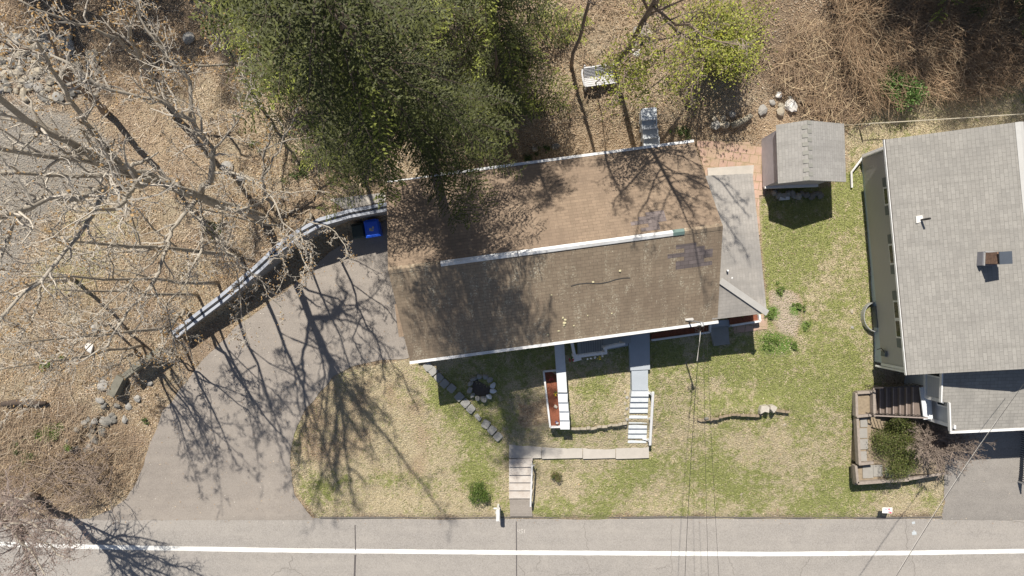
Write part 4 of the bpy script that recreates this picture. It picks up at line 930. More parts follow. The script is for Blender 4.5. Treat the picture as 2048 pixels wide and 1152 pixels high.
def nwin(v0, v1, z0, z1):
    f = MB(); f.prism([(p.x, p.y) for p in (NB(wi - .05, v0, 0), NB(wi + .05, v0, 0), NB(wi + .05, v1, 0), NB(wi - .05, v1, 0))], z0, z1); fo = build(f, 'window', 'white_wood', nh)
    n = 1 if v1 - v0 < 1.4 else 2
    for k in range(n):
        a = v0 + (v1 - v0) * k / n + .07; b = v0 + (v1 - v0) * (k + 1) / n - .07
        f = MB(); f.prism([(p.x, p.y) for p in (NB(wi - .065, a, 0), NB(wi - .03, a, 0), NB(wi - .03, b, 0), NB(wi - .065, b, 0))], z0 + .07, z1 - .07); build(f, 'pane', 'glass', fo)
    for a, b in ((v0 - .42, v0 - .03), (v1 + .03, v1 + .42)):
        f = MB(); f.prism([(p.x, p.y) for p in (NB(wi - .045, a, 0), NB(wi + .05, a, 0), NB(wi + .05, b, 0), NB(wi - .045, b, 0))], z0 - .02, z1 + .02); build(f, 'shutter', 'shutter_grey', nh)
nwin(NL - 2.7, NL - 1.9, 4.1, 5.0); nwin(NL - 5.3, NL - 4.4, 4.1, 5.0); nwin(1.45, 3.1, 4.05, 5.0)
mb = MB(); c = NB(wi - .06, .65, 3.0); mb.box((c.x, c.y, 2.95), (.12, .25, .35), -.09); build(mb, 'meter_box', 'shutter_grey', nh)
mb = MB(); mb.tube([NB(wi - .1, .7, 3.1), NB(wi - .14, .9, 2.9), NB(wi - .12, .8, 2.5)], .018, 5); build(mb, 'meter_cable', 'cable_black', nh)
# curved window well at the foot of the wall
ww = thing('window_well', NB(wi - .3, 2.3, 2.1), 'curved galvanised window well at the foot of the taupe wall', 'window well')
mb = MB(); pts = [NB(wi - .55 * math.sin(a), 2.3 + .68 * math.cos(a), 2.42) for a in np.linspace(0, math.pi, 14)]
for a, b in zip(pts[:-1], pts[1:]): mb.bar(a - Vector((0, 0, .15)), b - Vector((0, 0, .15)), .035, .32)
build(mb, 'well_rim', 'galv', ww)
mb = MB()
for k in range(4): mb.bar(NB(wi + .02, 1.9 + k * .26, 2.15), NB(wi - .02, 1.9 + k * .26, 2.5), .04)
mb.prism([(p.x, p.y) for p in (NB(wi - .02, 1.8, 0), NB(wi + .1, 1.8, 0), NB(wi + .1, 2.8, 0), NB(wi - .02, 2.8, 0))], 2.15, 2.5); build(mb, 'well_window', 'shutter_grey', ww)
# roof furniture
vz = lambda u: NZ + (NRZ - NZ) * u / NW2
def nroof(px, py, lift=0):
    z = 5.9
    for _ in range(5): p = P(px, py, z); u = (p - nb).dot(NU); z = vz(u) if u < NW2 else NRZ - (NRZ - NZ) * (u - NW2) / NW2
    return P(px, py, z + lift)
p = nroof(1842, 440); vp = thing('roof_vent_pipe', p, 'thin dark vent pipe with white flashing on the pale grey roof', 'vent pipe')
mb = MB(); mb.tube([p - Vector((0, 0, .05)), p + Vector((0, 0, .62))], .045, 8); build(mb, 'pipe', 'cable_black', vp)
mb = MB(); mb.prism([(p.x - .22, p.y + .16), (p.x + .04, p.y + .2), (p.x + .12, p.y - .02), (p.x - .05, p.y - .1), (p.x - .2, p.y - .14)], p.z - .04, p.z + .02); build(mb, 'flashing', 'stone_white', vp)
cx, cy, cz = 936 * 28 / FPX + .23, 1.19, vz((Vector((19.4, 1.19, 0)) - nb).dot(NU))
mb = MB(); mb.box((cx, cy, cz + .38), (.46, .46, 1.2), -.04); ch = build(mb, 'chimney', mat_plain('brick_brown', (.27, .165, .115), .9, .45, 9., fine=22, c2=(.12,.08,.06)), nh)
mb = MB(); mb.box((cx - .03, cy, cz + .08), (.56, .56, .42), -.04); build(mb, 'base_flashing', mat_plain('flash_grey', (.27, .27, .30), .7, .2), ch)
mb = MB(); mb.box((cx - .27, cy, cz + .31), (.05, .56, .05), -.04); mb.box((cx - .02, cy + .27, cz + .31), (.5, .05, .05), -.04); build(mb, 'flashing_edge', 'galv', ch)
mb = MB(); mb.box((cx, cy, cz + 1.04), (.30, .30, .14), -.04); build(mb, 'flue', mat_plain('flue_lilac', (.30, .28, .33), .8), ch)
mb = MB(); mb.box((cx, cy, cz + 1.13), (.50, .50, .05), .05); build(mb, 'flue_cap', mat_plain('cap_slate', (.075, .09, .115), .5, .15), ch)
# front extension
ez1, ez0 = 4.62, 4.15
e = [P(1884,741,ez1), P(2300,722,ez1), P(2300,843,ez0), P(1901,862,ez0), P(1899,805,4.37), P(1882,804,4.37)]
e[0] = e[0] + Vector((0, .35, .02)); e[1] = e[1] + Vector((0, .35, .02))
mb = MB(); mb.slab(e, .12, (1, .03, 0), 0, 1); build(mb, 'front_roof', ['grey_shingle', 'white_wood'], nh)
mb = MB(); mb.bar(e[3] + Vector((-.03, -.06, -.02)), e[2] + Vector((0, -.06, -.02)), .11, .1); build(mb, 'gutter', 'white_metal', nh)
mb = MB(); mb.bar(e[0] + Vector((-.02, 0, .0)), e[5] + Vector((-.02, 0, .0)), .06, .15); mb.bar(e[4] + Vector((-.03, 0, 0)), e[3] + Vector((-.03, 0, 0)), .06, .15); build(mb, 'rake_trim', 'white_wood', nh)
mat_siding('blue_grey_siding', (.52, .54, .58), .13)
x0 = e[5].x + .12; x1 = e[3].x + .10; yt = e[0].y + .0; ym = e[5].y; yb = e[3].y + .18
mb = MB(); mb.prism([(x0, yt), (24, yt), (24, yb), (x1, yb), (x1, ym), (x0, ym)], .2, [4.5, 4.5, 4.02, 4.02, 4.24, 4.24]); build(mb, 'front_wall', 'blue_grey_siding', nh)
mb = MB()
for (xx, yy) in ((x0, yt - .05), (x0, ym + .02), (x1, yb + .02)): mb.prism([(xx - .03, yy - .08), (xx + .05, yy - .08), (xx + .05, yy + .08), (xx - .03, yy + .08)], .3, 4.3)
mb.bar((x0 - .02, yt, 3.05), (x0 - .02, ym, 3.05), .05, .16); mb.bar((x1 - .02, ym, 2.6), (x1 - .02, yb, 2.6), .05, .14)
build(mb, 'trim_board', 'white_wood', nh)
for (xx, ya, yb_, za, zb, lab) in ((x0, yt - .75, yt - .2, 3.25, 4.3, None), (x1, ym - .36, ym - .06, 3.1, 4.0, None)):
    f = MB(); f.prism([(xx - .05, ya), (xx + .02, ya), (xx + .02, yb_), (xx - .05, yb_)], za, zb); fo = build(f, 'window', 'white_wood', nh)
    f = MB(); f.prism([(xx - .065, ya + .07), (xx - .04, ya + .07), (xx - .04, yb_ - .07), (xx - .065, yb_ - .07)], za + .07, zb - .07); build(f, 'pane', 'glass', fo)
# side stair and entry
mat_boards('weathered_deck', (.21, .165, .14), .14, 0, .3); mat_plain('weathered_wood', (.36, .30, .27), .9, .3, 6., fine=25); mat_plain('dark_rail', (.06, .05, .05), .7, .2)
ns = thing('side_stairs', P(1795, 803, 1.6), 'weathered brown timber stairs with dark rails climbing to the neighbour house', 'stairs')
for k in range(7):
    z = 1.75 + k * .17; xa, xb = 1746 + k * 13.2, 1746 + (k + 1) * 13.2; ya, yb2 = 775 - k * .2, 827 + k * .9
    if k == 6: xb = 1848
    q = [P(xa, yb2, z), P(xb, yb2 + 1, z), P(xb, ya, z), P(xa, ya, z)]; mb = MB(); mb.prism([(v.x, v.y) for v in q], z - .35, z); build(mb, 'step', 'weathered_deck', ns)
    mb = MB(); a, b = q[0], q[3]; mb.bar(a + Vector((.02, 0, .005)), b + Vector((.02, 0, .005)), .04, .03); build(mb, 'nosing', 'weathered_wood', ns)
for ya, yb2 in ((776, 772), (831, 836)):
    a, b = P(1749, ya, 2.55), P(1856 if ya > 800 else 1846, yb2, 3.75); mb = MB(); mb.bar(a, b, .05, .05); build(mb, 'handrail', 'weathered_wood' if ya > 800 else 'dark_rail', ns)
    mb = MB()
    for k in range(13): q = a + (b - a) * (k / 12); mb.box((q.x, q.y, q.z - .42), (.025, .025, .8))
    build(mb, 'baluster_panel', 'dark_rail', ns)
mb = MB(); a, b = P(1848, 774, 3.0), P(1856, 838, 3.0); mb.bar(a, b, .42, .06); build(mb, 'landing', 'white_masonry', ns)
# timber planter beside the stairs
mat_plain('timber', (.34, .29, .25), .9, .3, 6., fine=25); mat_plain('pad', (.33, .315, .29), .9, .15, 5.); mat_plain('planter_floor', (.30, .24, .17), .95, .4, 8., fine=40)
pl = thing('timber_planter', P(1780, 900, 1.0), 'weathered timber edged raised bed stepping round the shrubs by the neighbour drive', 'planter')
mb = MB()
for q, z in (([(1712,787),(1744,784),(1744,830),(1711,833)], 1.78), ([(1712,833),(1742,832),(1742,928),(1716,926)], 1.6), ([(1712,930),(1814,928),(1813,958),(1713,963)], 1.35), ([(1742,832),(1892,832),(1890,945),(1815,950),(1814,930),(1742,928)], 1.34)):
    qq = [P(x, y, z) for x, y in q]; mb.prism([(p.x, p.y) for p in qq], .4, z)
build(mb, 'bed_soil', 'planter_floor', pl)
def timb(pts, z, w=.12): 
    for a, b in zip(pts[:-1], pts[1:]):
        mb = MB(); mb.bar(P(a[0], a[1], z), P(b[0], b[1], z), w, .3); build(mb, 'timber_edge', 'timber', pl)
timb([(1712,785),(1744,783)], 1.85); timb([(1710,785),(1711,832)], 1.8); timb([(1711,832),(1743,829)], 1.82); timb([(1745,780),(1746,832)], 1.95); timb([(1712,834),(1717,928)], 1.7); timb([(1715,927),(1744,924)], 1.68); timb([(1709,930),(1713,965)], 1.45); timb([(1713,965),(1814,958)], 1.45, .14); timb([(1814,930),(1814,958)], 1.45); timb([(1814,957),(1892,944)], 1.2)
timb([(1706,932),(1710,968)], 1.2)
for (x, y, z, s) in ((1727,845,1.6,.42),(1726,866,1.6,.46),(1727,888,1.6,.48),(1725,912,1.6,.46),(1735,943,1.35,.62),(1755,941,1.35,.55),(1778,944,1.35,.5),(1799,943,1.35,.4)):
    c = P(x, y, z); mb = MB(); mb.box((c.x, c.y, z + .02), (s * .8, s, .05), .03); build(mb, 'paving_pad', 'pad', pl)
# black railing at the right edge beside the drive
fr = thing('black_railing', P(2046, 918, .6), 'black metal railing at the right edge beside the neighbour driveway', 'railing')
mb = MB(); a, b = P(2066, 862, 1.35), P(2062, 974, 1.2); mb.bar(a, b, .07, .06); build(mb, 'top_rail', 'cable_black', fr)
mb = MB()
for k in range(26): q = a + (b - a) * (k / 25); mb.box((q.x, q.y, q.z - .45), (.03, .03, .85))
build(mb, 'baluster_panel', 'cable_black', fr)
for k in (0, 3): q = a + (b - a) * (.02 + k / 3.1); mb = MB(); mb.box((q.x, q.y, q.z - .4), (.07, .07, 1.0)); build(mb, 'post', 'galv', fr)
# ---------------------------------------------------------------- wires
def sag(a, b, s, n=14): return [a + (b - a) * (i / n) - Vector((0, 0, s * 4 * (i / n) * (1 - i / n))) for i in range(n + 1)]
mb = MB(); mb.tube(sag(Vector((mx - .02, my - .35, 7.3)), P(1360, 1500, 9.0), .5), .009, 4)
build(mb, 'service_cable', 'cable_black', None, 'twisted dark service cable running down from the mast on the brown roof', 'cable')
mb = MB(); mb.tube([Vector((mx - .02, my - .35, 7.32)), Vector((mx - .06, my - .9, 7.28)), P(1394, 722, 7.25)], .014, 5); build(mb, 'cable_splice', 'cable_pale', None, 'pale insulated splice of the cable just below the mast', 'cable')
for (x0, y0, x1, z, lab) in ((1424,650,1430,8.2,'left of the two straight thin wires below the mast'), (1436,650,1462,8.4,'right of the two straight thin wires below the mast')):
    mb = MB(); mb.tube(sag(Vector((mx, my - .2, 7.2)) + Vector(((x0 - 1410) * .01, 0, 0)), P(x1, 1500, z), .3), .006, 4); build(mb, 'utility_wire', 'cable_black', None, lab, 'wire')
for i, (xa, xb) in enumerate(((1720,1600),(1737,1618),(1758,1640))):
    pass
mb = MB(); mb.tube(sag(P(2052, 762, 6.0), P(1690, 1330, 8.5), .3, 20), .010, 4); build(mb, 'service_cable', 'cable_black', None, 'black and white cable crossing the neighbour front roof and driveway diagonally', 'cable')
mb = MB(); mb.tube(sag(P(2050, 762.5, 6.02), P(1688.5, 1329, 8.52), .3, 20)[3:15], .006, 4); build(mb, 'cable_messenger', 'cable_pale', None, 'pale bare messenger strand wound along the diagonal driveway cable', 'cable')
cl = thing('clothesline', P(1745, 247, 3.2), 'pale rope line running from a short stake to the right edge of the picture', 'clothesline')
mb = MB(); mb.tube(sag(P(1738, 247, 3.4), P(2200, 217, 4.2), .12), .022, 4); mb.tube(sag(P(1738, 247, 3.4), P(1690, 250, 2.9), .02, 4), .01, 4); build(mb, 'rope', mat_plain('rope_pale', (.62, .56, .44), .8), cl)
p = P(1738, 249, 3.4); mb = MB(); mb.tube([(p.x, p.y, 2.3), (p.x, p.y, 3.45)], .035, 6); build(mb, 'stake', 'weathered_wood', cl)

# ---------------------------------------------------------------- mailbox and road sign
mbx = thing('mailbox', P(996, 1028, .1), 'white curbside mailbox on a white post at the road edge beside the street stairs', 'mailbox')
c = P(996, 1029, 1.15); gzv = .1
mb = MB(); mb.box((c.x, c.y + .20, .65), (.1, .1, 1.1)); build(mb, 'post', 'white_wood', mbx)
mb = MB(); pr = []; w = .10
for k in range(9): a = math.pi * k / 8; pr.append((w * math.cos(a), .98 + .12 + w * math.sin(a)))
pr = [(w, .98)] + pr + [(-w, .98)]; n = len(pr); y0, y1 = c.y - .30, c.y + .24
for k in range(n): a, b = pr[k], pr[(k + 1) % n]; mb.face([(c.x + a[0], y0, a[1]), (c.x + b[0], y0, b[1]), (c.x + b[0], y1, b[1]), (c.x + a[0], y1, a[1])])
mb.face([(c.x + a[0], y0, a[1]) for a in pr][::-1]); mb.face([(c.x + a[0], y1, a[1]) for a in pr]); build(mb, 'box', 'white_metal', mbx)
mb = MB(); mb.box((c.x, y0 - .012, 1.07), (.19, .02, .2)); dd = build(mb, 'door', 'white_metal', mbx); mb = MB(); mb.box((c.x, y0 - .03, 1.17), (.03, .03, .03)); build(mb, 'handle', 'galv', dd)
mb = MB(); mb.box((c.x - .12, c.y + .1, 1.13), (.015, .14, .05)); build(mb, 'flag', 'white_wood', mbx)
mb = MB(); mb.bar((c.x - .22, c.y + .2, .85), (c.x + .1, c.y + .2, .85), .06); build(mb, 'arm', 'white_wood', mbx)
sg = thing('lawn_sign', P(1774, 1021, .2), 'white yard sign with small red and blue print at the road edge of the lawn', 'sign')
# a thin board leaning back on two wire legs, its printed face seen from above
a, b = P(1764.5, 1026, 1.0), P(1784.5, 1027, 1.0); c2, d2 = P(1785, 1015, .86), P(1765, 1015, .86); mb = MB(); q = [Vector(a), Vector(b), Vector(c2), Vector(d2)]; mb.slab(q, .012, (1, 0, 0)); build(mb, 'board', 'white_metal', sg)
def onb(s, t): return q[0] * (1 - s) * (1 - t) + q[1] * s * (1 - t) + q[2] * s * t + q[3] * (1 - s) * t + Vector((0, 0, .006))
mat_plain('sign_red', (.55, .06, .12), .6, .1, bmp=0); mat_plain('sign_blue', (.20, .24, .42), .6, .1, bmp=0)
mb = MB()
for (s, t, w) in ((.66,.72,.09),(.66,.22,.07),(.74,.2,.05),(.83,.25,.05),(.9,.12,.06),(.8,.08,.05),(.68,.45,.04)): mb.face([onb(s - w, t - w * 1.3), onb(s + w, t - w * 1.3), onb(s + w, t + w * 1.3), onb(s - w, t + w * 1.3)])
build(mb, 'red_print', 'sign_red', sg)
mb = MB()
for (s, t, w) in ((.25,.55,.05),(.32,.66,.06),(.4,.72,.05),(.44,.6,.04)): mb.face([onb(s - w, t - w), onb(s + w, t - w), onb(s + w, t + w), onb(s - w, t + w)])
build(mb, 'blue_print', 'sign_blue', sg)
mb = MB()
for s in (.15, .85): p0 = onb(s, 0); mb.tube([(p0.x, p0.y, .05), p0], .008, 4)
build(mb, 'wire_leg', 'galv', sg)

# ---------------------------------------------------------------- curved block edging, fire pit, stones on the lawn
edg = [(856,733,-.95),(866,742,-.9),(878,755,-.85),(889,767,-.8),(903,776,-.7),(919,793,-.8),(931,806,-.75),(942,818,-.75),(956,834,-.9),(972,848,-.5),(984,860,-.75),(996,873,-.8)]
for k, (x, y, rz) in enumerate(edg):
    c = G(x, y, .06); s = (.36, .40) if k not in (8,) else (.36, .20); mb = MB(); rr = random.Random(k)
    pts = [(-.5,-.38),(-.38,-.5),(.38,-.5),(.5,-.38),(.5,.38),(.38,.5),(-.38,.5),(-.5,.38)]; pts = [(px_ * s[0] * rr.uniform(.95, 1.08), py_ * s[1] * rr.uniform(.95, 1.08)) for px_, py_ in pts]
    ca, sa = math.cos(rz), math.sin(rz); xy = [(c.x + u * ca - v * sa, c.y + u * sa + v * ca) for u, v in pts]; mb.prism(xy, c.z - .25, c.z + .07)
    o = build(mb, 'edging_block', 'block_grey', None, ORD[k] + ' grey concrete block from the house in the curved garden edging', 'edging block', 'blocks of the curved garden edging')
    bv = o.modifiers.new('bevel', 'BEVEL'); bv.width = .025; bv.segments = 2
fp = thing('fire_pit', G(963, 775), 'round fire pit ringed with grey and white stones on the shaded lawn', 'fire pit')
cg = G(963, 775, .08)
for k in range(12):
    a = k * 2 * math.pi / 12 + .2; r = .56; mb = MB(); col = 'block_grey' if k in (7, 8, 9, 3, 4) else ('white_masonry' if k in (11, 0, 10) else 'stone_grey')
    mb.rock((cg.x + r * math.cos(a), cg.y + r * math.sin(a), cg.z + .06), .17, 60 + k, .7); build(mb, 'ring_stone', col, fp)
mb = MB(); mb.prism([(cg.x + .45 * math.cos(t), cg.y + .45 * math.sin(t)) for t in np.linspace(0, 2 * math.pi, 20)[:-1]], cg.z - .3, cg.z - .02); build(mb, 'ash_bed', mat_plain('ash', (.10, .085, .075), .95, .4, 10., bmp=1.), fp)
lab = []
def stone(x, y, r, m, label, seed, flat=.6, z=None, name='stone', cat='stone', group=None):
    p = G(x, y) if z is None else P(x, y, z); mb = MB(); mb.rock((p.x, p.y, p.z + r * flat * .35), r, seed, flat); return build(mb, name, m, None, label, cat, group)
def slabrock(poly, z0, z1, m, label, tilt=0):
    mb = MB(); q = [P(x, y, z1) for x, y in poly]; cx = sum(v.x for v in q) / len(q); cy = sum(v.y for v in q) / len(q); n = len(q)
    for a, b in (((1.06, z0), (1.0, z1 - .06)), ((1.0, z1 - .06), (.86, z1))):
        A = [(cx + (v.x - cx) * a[0], cy + (v.y - cy) * a[0], a[1] + (v.x - cx) * tilt) for v in q]; B = [(cx + (v.x - cx) * b[0], cy + (v.y - cy) * b[0], b[1] + (v.x - cx) * tilt) for v in q]
        for k in range(n): mb.face([A[k], A[(k + 1) % n], B[(k + 1) % n], B[k]])
    mb.face(B); return build(mb, 'boulder', m, None, label, 'boulder')
slabrock([(1521,822),(1524,813),(1536,811),(1540,815),(1539,826),(1530,824),(1522,829)], 1.5, 2.22, 'stone_pale', 'larger pale angular boulder left of the pair set in the lawn edge', .1)
slabrock([(1541,812),(1550,811),(1556,815),(1553,822),(1548,827),(1541,819)], 1.5, 2.25, 'stone_pale', 'smaller pale angular boulder right of the pair set in the lawn edge', -.1)
stone(1412, 836, .13, 'stone_dark', 'small dark stone at the left end of the low step in the lawn', 12, .9)
stone(1703, 623, .13, 'stone_tan', 'small flat tan stone on the lawn beside the curved window well', 5, .4); stone(1569, 849, .09, 'stone_tan', 'little round stone on the lawn below the pair of pale boulders', 6, .4)
stone(1705, 655, .12, 'stone_grey', 'small pale stone sunk in the grass near the window well', 15, .25); stone(1483, 988, .08, 'stone_tan', 'tiny tan stone on the lower lawn near the road wires', 16, .4)
def step_edge(xs, fy, m, label, seed, name='stone_edging'):
    rr = random.Random(seed); mb = MB()
    for x0, x1 in zip(xs[:-1], xs[1:]):
        y0, y1 = fy(x0) + rr.uniform(-1.5, 1.5), fy(x1) + rr.uniform(-1.5, 1.5); zt = float(zg(x0, fy(x0) - 9)) + .02 + rr.uniform(0, .04); w = rr.uniform(3, 5)
        q = [P(x0 + .5, y0 - w, zt), P(x1 - .3, y1 - w, zt), P(x1 - .3, y1 + 1, zt), P(x0 + .5, y0 + 1, zt)]; mb.prism([(p.x, p.y) for p in q], zt - .8, zt)
    build(mb, name, m, None, label, 'stone edging')
step_edge([1395,1404,1412,1421,1428,1438,1446,1457,1463,1474,1481,1492,1500,1512,1519,1526], lambda x: 838 - (x - 1400) * 0.09 + 3 * math.sin(x / 17.) + 2, 'planter_floor', 'irregular low earth and stone step running across the right lawn', 1)
step_edge([1552,1560,1571,1580], lambda x: 822 + (x - 1552) * .1, 'planter_floor', 'short end of the low step right of the boulder pair', 5)
step_edge([1141,1152,1160,1173,1181,1194,1203,1215,1224,1236,1245,1254], lambda x: 856 - (x - 1140) * .05 + 4 * math.sin(x / 30.), 'stone_tan', 'low ragged stone step between the white garden wall and the garden stairs', 2)
for k in range(7): stone(1250 + (k % 2) * 4, 784 + k * 11, .10, 'stone_grey' if k % 2 else 'stone_tan', ORD[k] + ' stone from the top along the left side of the garden stairs', 90 + k, .5, group='stones along the garden stairs')
# big stones at the back of the patio
for i, (x, y, r, m, l) in enumerate([(1431,251,.27,'stone_grey','left boulder of the pair at the back edge of the patio'),(1447,249,.30,'stone_tan','right boulder of the pair at the back edge of the patio'),(1428,237,.16,'stone_tan','small stone just above the boulder pair behind the patio'),(1445,236,.18,'stone_tan','mossy stone above the right boulder behind the patio'),(1463,228,.2,'stone_grey','leaning flat stone above the log behind the patio'),
    (1526,221,.28,'stone_grey','flat angular grey slab stone behind the shed'),(1560,224,.26,'stone_tan','squat tan boulder just below the white boulder'),(1579,213,.34,'stone_white','bright white boulder beside the brush pile'),(1556,191,.2,'stone_white','pale stone above the white boulder'),(1580,196,.13,'stone_dark','small dark stone above the white boulder'),(1603,198,.2,'stone_tan','tan stone right of the white boulder'),(1562,212,.16,'stone_tan','tan stone touching the left of the white boulder'),(1544,205,.15,'stone_grey','small grey stone left of the white boulder'),
    (1271,186 - 80,.22,'stone_white','bright white stone under the budding yellow green tree'),(1278,62,.3,'stone_grey','grey stone at the centre of the rock cluster in the upper yard'),(1295,70,.26,'stone_tan','tan stone at the right of the rock cluster in the upper yard'),(1268,90,.22,'stone_grey','grey stone at the foot of the rock cluster in the upper yard'),(1290,55,.2,'stone_tan','topmost stone of the rock cluster in the upper yard'),(1167,32,.17,'stone_grey','lone round grey stone left in the upper yard'),(1069,300,.16,'stone_tan','pale stone on the bare bank behind the house'),(1112,293,.2,'stone_dark','half buried dark stone on the bare bank behind the house')]):
    stone(x, y, r, m, l, 120 + i, .7, name='boulder' if r > .2 else 'stone', cat='boulder' if r > .2 else 'stone')
mb = MB(); pts = [G(1462, 252, .14), G(1474, 247, .16), G(1488, 241, .16), G(1503, 230, .16)]; mb.tube(pts, [.15, .17, .14, .11], 9); build(mb, 'log', mat_plain('log_bark', (.30, .27, .21), .95, .4, 8., fine=25), None, 'short lichen covered log lying at the back edge of the patio', 'log', smooth=True)

# ---------------------------------------------------------------- back yard: timber steps and a bench
bs = thing('back_steps', P(1299, 255, 3.0), 'four blue grey painted box steps climbing from the back of the brown house', 'steps')
for k, (y0, y1, z, x0, x1) in enumerate([(219,240,4.25,1283,1312),(240,258,4.0,1284,1313),(259,277,3.75,1286,1315),(277,300,3.5,1288,1318)]):
    q = [P(x0, y0, z), P(x1 - .5, y0 - 3, z), P(x1, y1 - 3, z), P(x0 + 1, y1, z)]
    mb = MB(); mb.prism([(v.x, v.y) for v in q], 2.6, z); st = build(mb, 'step', 'blue_light', bs)
    mb = MB()
    for i in range(4): mb.bar(q[i] + Vector((0, 0, .01)), q[(i + 1) % 4] + Vector((0, 0, .01)), .06, .05)
    build(mb, 'frame', 'white_masonry', st)
bn = thing('garden_bench', G(1199, 155), 'weathered white slatted garden bench in the upper back yard', 'bench')
mat_plain('weathered_white', (.66, .66, .67), .8, .35, 9., fine=30, c2=(.40, .40, .42))
BZ = float(zg(1199, 155)); bo = P(1199, 152, BZ + .45); ba = .13; bu = Vector((math.cos(ba), math.sin(ba), 0)); bv_ = Vector((-math.sin(ba), math.cos(ba), 0))
def BW(u, v, z): p = bo + bu * u + bv_ * v; return Vector((p.x, p.y, BZ + z))
mb = MB()
for k in range(5): mb.bar(BW(-.68, -.36 + k * .085, .45), BW(.68, -.36 + k * .085, .45), .068, .03)
build(mb, 'seat', 'weathered_white', bn)
mb = MB()
for k in range(7): mb.bar(BW(-.68, .05 + k * .045, .50 + k * .055), BW(.68, .05 + k * .045, .50 + k * .055), .062, .03)
build(mb, 'backrest', 'weathered_white', bn)
for s in (-1, 1):
    mb = MB(); pts = [BW(s * .74, .30, .75), BW(s * .78, .10, .72), BW(s * .76, -.2, .68), BW(s * .72, -.38, .60)]
    for a, b in zip(pts[:-1], pts[1:]): mb.bar(a, b, .07, .04)
    build(mb, 'armrest', 'weathered_white', bn)
    for v in (-.4, .4): mb = MB(); mb.bar(BW(s * .64, v, 0), BW(s * .64, v, .9 if v > 0 else .62), .05); build(mb, 'leg', 'weathered_white', bn)

# ---------------------------------------------------------------- retaining wall with painted timber fence cap, bins
mat_plain('wall_paint', (.44, .47, .53), .75, .16, 3., c2=(.31, .33, .38), bmp=0); mat_plain('wall_concrete', (.30, .29, .28), .9, .25, 2.)
rw = thing('retaining_wall', P(540, 510, 1.6), 'long curved retaining wall capped with pale blue grey painted boards above the driveway', 'retaining wall')
WT = [(346,668,2.45),(392,632,2.65),(440,596,2.9),(470,571,3.05),(515,533,3.3),(560,490,3.6),(597,464,3.85),(640,441,4.1),(700,424,4.3),(776,410,4.4)]
wp = [P(*q) for q in WT]
for i, (a, b) in enumerate(zip(wp[:-1], wp[1:])):
    s = (b - a).cross(Vector((0, 0, 1))).normalized()      # towards the driveway
    if s.y > 0: s = -s
    mb = MB(); mb.prism([(v.x, v.y) for v in (a - s * .04, b - s * .04, b + s * .16, a + s * .16)], .4, [min(a.z, b.z) - .12] * 4); build(mb, 'wall_section', 'wall_concrete', rw)
    mb = MB(); mb.bar(a - s * .05, b - s * .05, .15, .04); build(mb, 'cap_board', 'wall_paint', rw)
    mb = MB(); mb.bar(a + s * .16 - Vector((0, 0, .10)), b + s * .16 - Vector((0, 0, .10)), .16, .05); build(mb, 'lower_board', 'wall_paint', rw)
    mb = MB(); mb.bar(a + s * .055 - Vector((0, 0, .04)), b + s * .055 - Vector((0, 0, .04)), .05, .06); build(mb, 'dark_gap', 'dark_shadow_trim', rw)
for i, (x0, y0, x1, y1, z, l) in enumerate([(252,752,300,716,2.05,'dark weathered timber beam beyond the lower end of the retaining wall'),(226,790,246,752,1.65,'short broad timber lying below the end of the retaining wall'),(268,736,322,700,2.1,'grey timber beam next to the lower end of the retaining wall')]):
    mb = MB(); a, b = P(x0, y0, z), P(x1, y1, z); mb.bar(a, b, .38 if i == 1 else .26, .5); build(mb, 'timber_beam', mat_plain('old_timber_%s' % 'abc'[i], (.20, .19, .155), .95, .35, 5.), None, l, 'timber')
def bin_(px, py, z, w, d, h, rz, m, m2, label):
    t = thing('recycling_bin' if m == 'bin_blue' else 'rubbish_bin', P(px, py, z), label, 'bin'); c = P(px, py, z + h); ca, sa = math.cos(rz), math.sin(rz)
    def q(u, v, zz): return (c.x + u * ca - v * sa, c.y + u * sa + v * ca, zz)
    mb = MB(); n = 4; lo = [(-w * .40, -d * .40), (w * .40, -d * .40), (w * .40, d * .40), (-w * .40, d * .40)]; hi = [(-w * .5, -d * .5), (w * .5, -d * .5), (w * .5, d * .5), (-w * .5, d * .5)]
    L = [q(*p, z + .05) for p in lo]; H = [q(*p, z + h * .93) for p in hi]
    for k in range(4): mb.face([L[k], L[(k + 1) % 4], H[(k + 1) % 4], H[k]])
    mb.face(L[::-1]); mb.face(H); build(mb, 'body', m, t)
    mb = MB(); e = .04; A = [q(u * 1.08, v * 1.08, z + h * .93) for u, v in hi]; Bq = [q(u * 1.08, v * 1.08, z + h * .98) for u, v in hi]; Cq = [q(u * .85, v * .85, z + h * 1.03) for u, v in hi]
    for a, b in ((A, Bq), (Bq, Cq)):
        for k in range(4): mb.face([a[k], a[(k + 1) % 4], b[(k + 1) % 4], b[k]])
    mb.face(Cq); mb.face(A[::-1]); lid = build(mb, 'lid', m, t)
    mb = MB(); a = q(-w * .42, d * .56, z + h * .95); b = q(w * .42, d * .56, z + h * .95); mb.tube([a, b], .025, 6); build(mb, 'handle', m, t)
    for s in (-1, 1):
        mb = MB(); a = q(s * w * .42 - .03, d * .42, z + .12); b = q(s * w * .42 + .03, d * .42, z + .12); mb.tube([a, b], .12, 12); build(mb, 'wheel', 'cable_black', t)
    if m2:
        mb = MB()
        for (u0, u1, v0, v1) in ((-.12, -.02, -.10, .03), (.02, .10, -.02, .08), (-.05, .06, -.12, -.06)): mb.face([q(u0, v0, z + h * 1.035), q(u1, v0, z + h * 1.035), q(u1, v1, z + h * 1.035), q(u0, v1, z + h * 1.035)])
        build(mb, 'sticker', m2, lid)
mat_plain('bin_blue', (.02, .14, .95), .4, .12, 3., bmp=0); mat_plain('bin_green', (.04, .06, .055), .5, .2, bmp=0); mat_plain('sticker_pale', (.62, .62, .42), .6, .3, 20.)
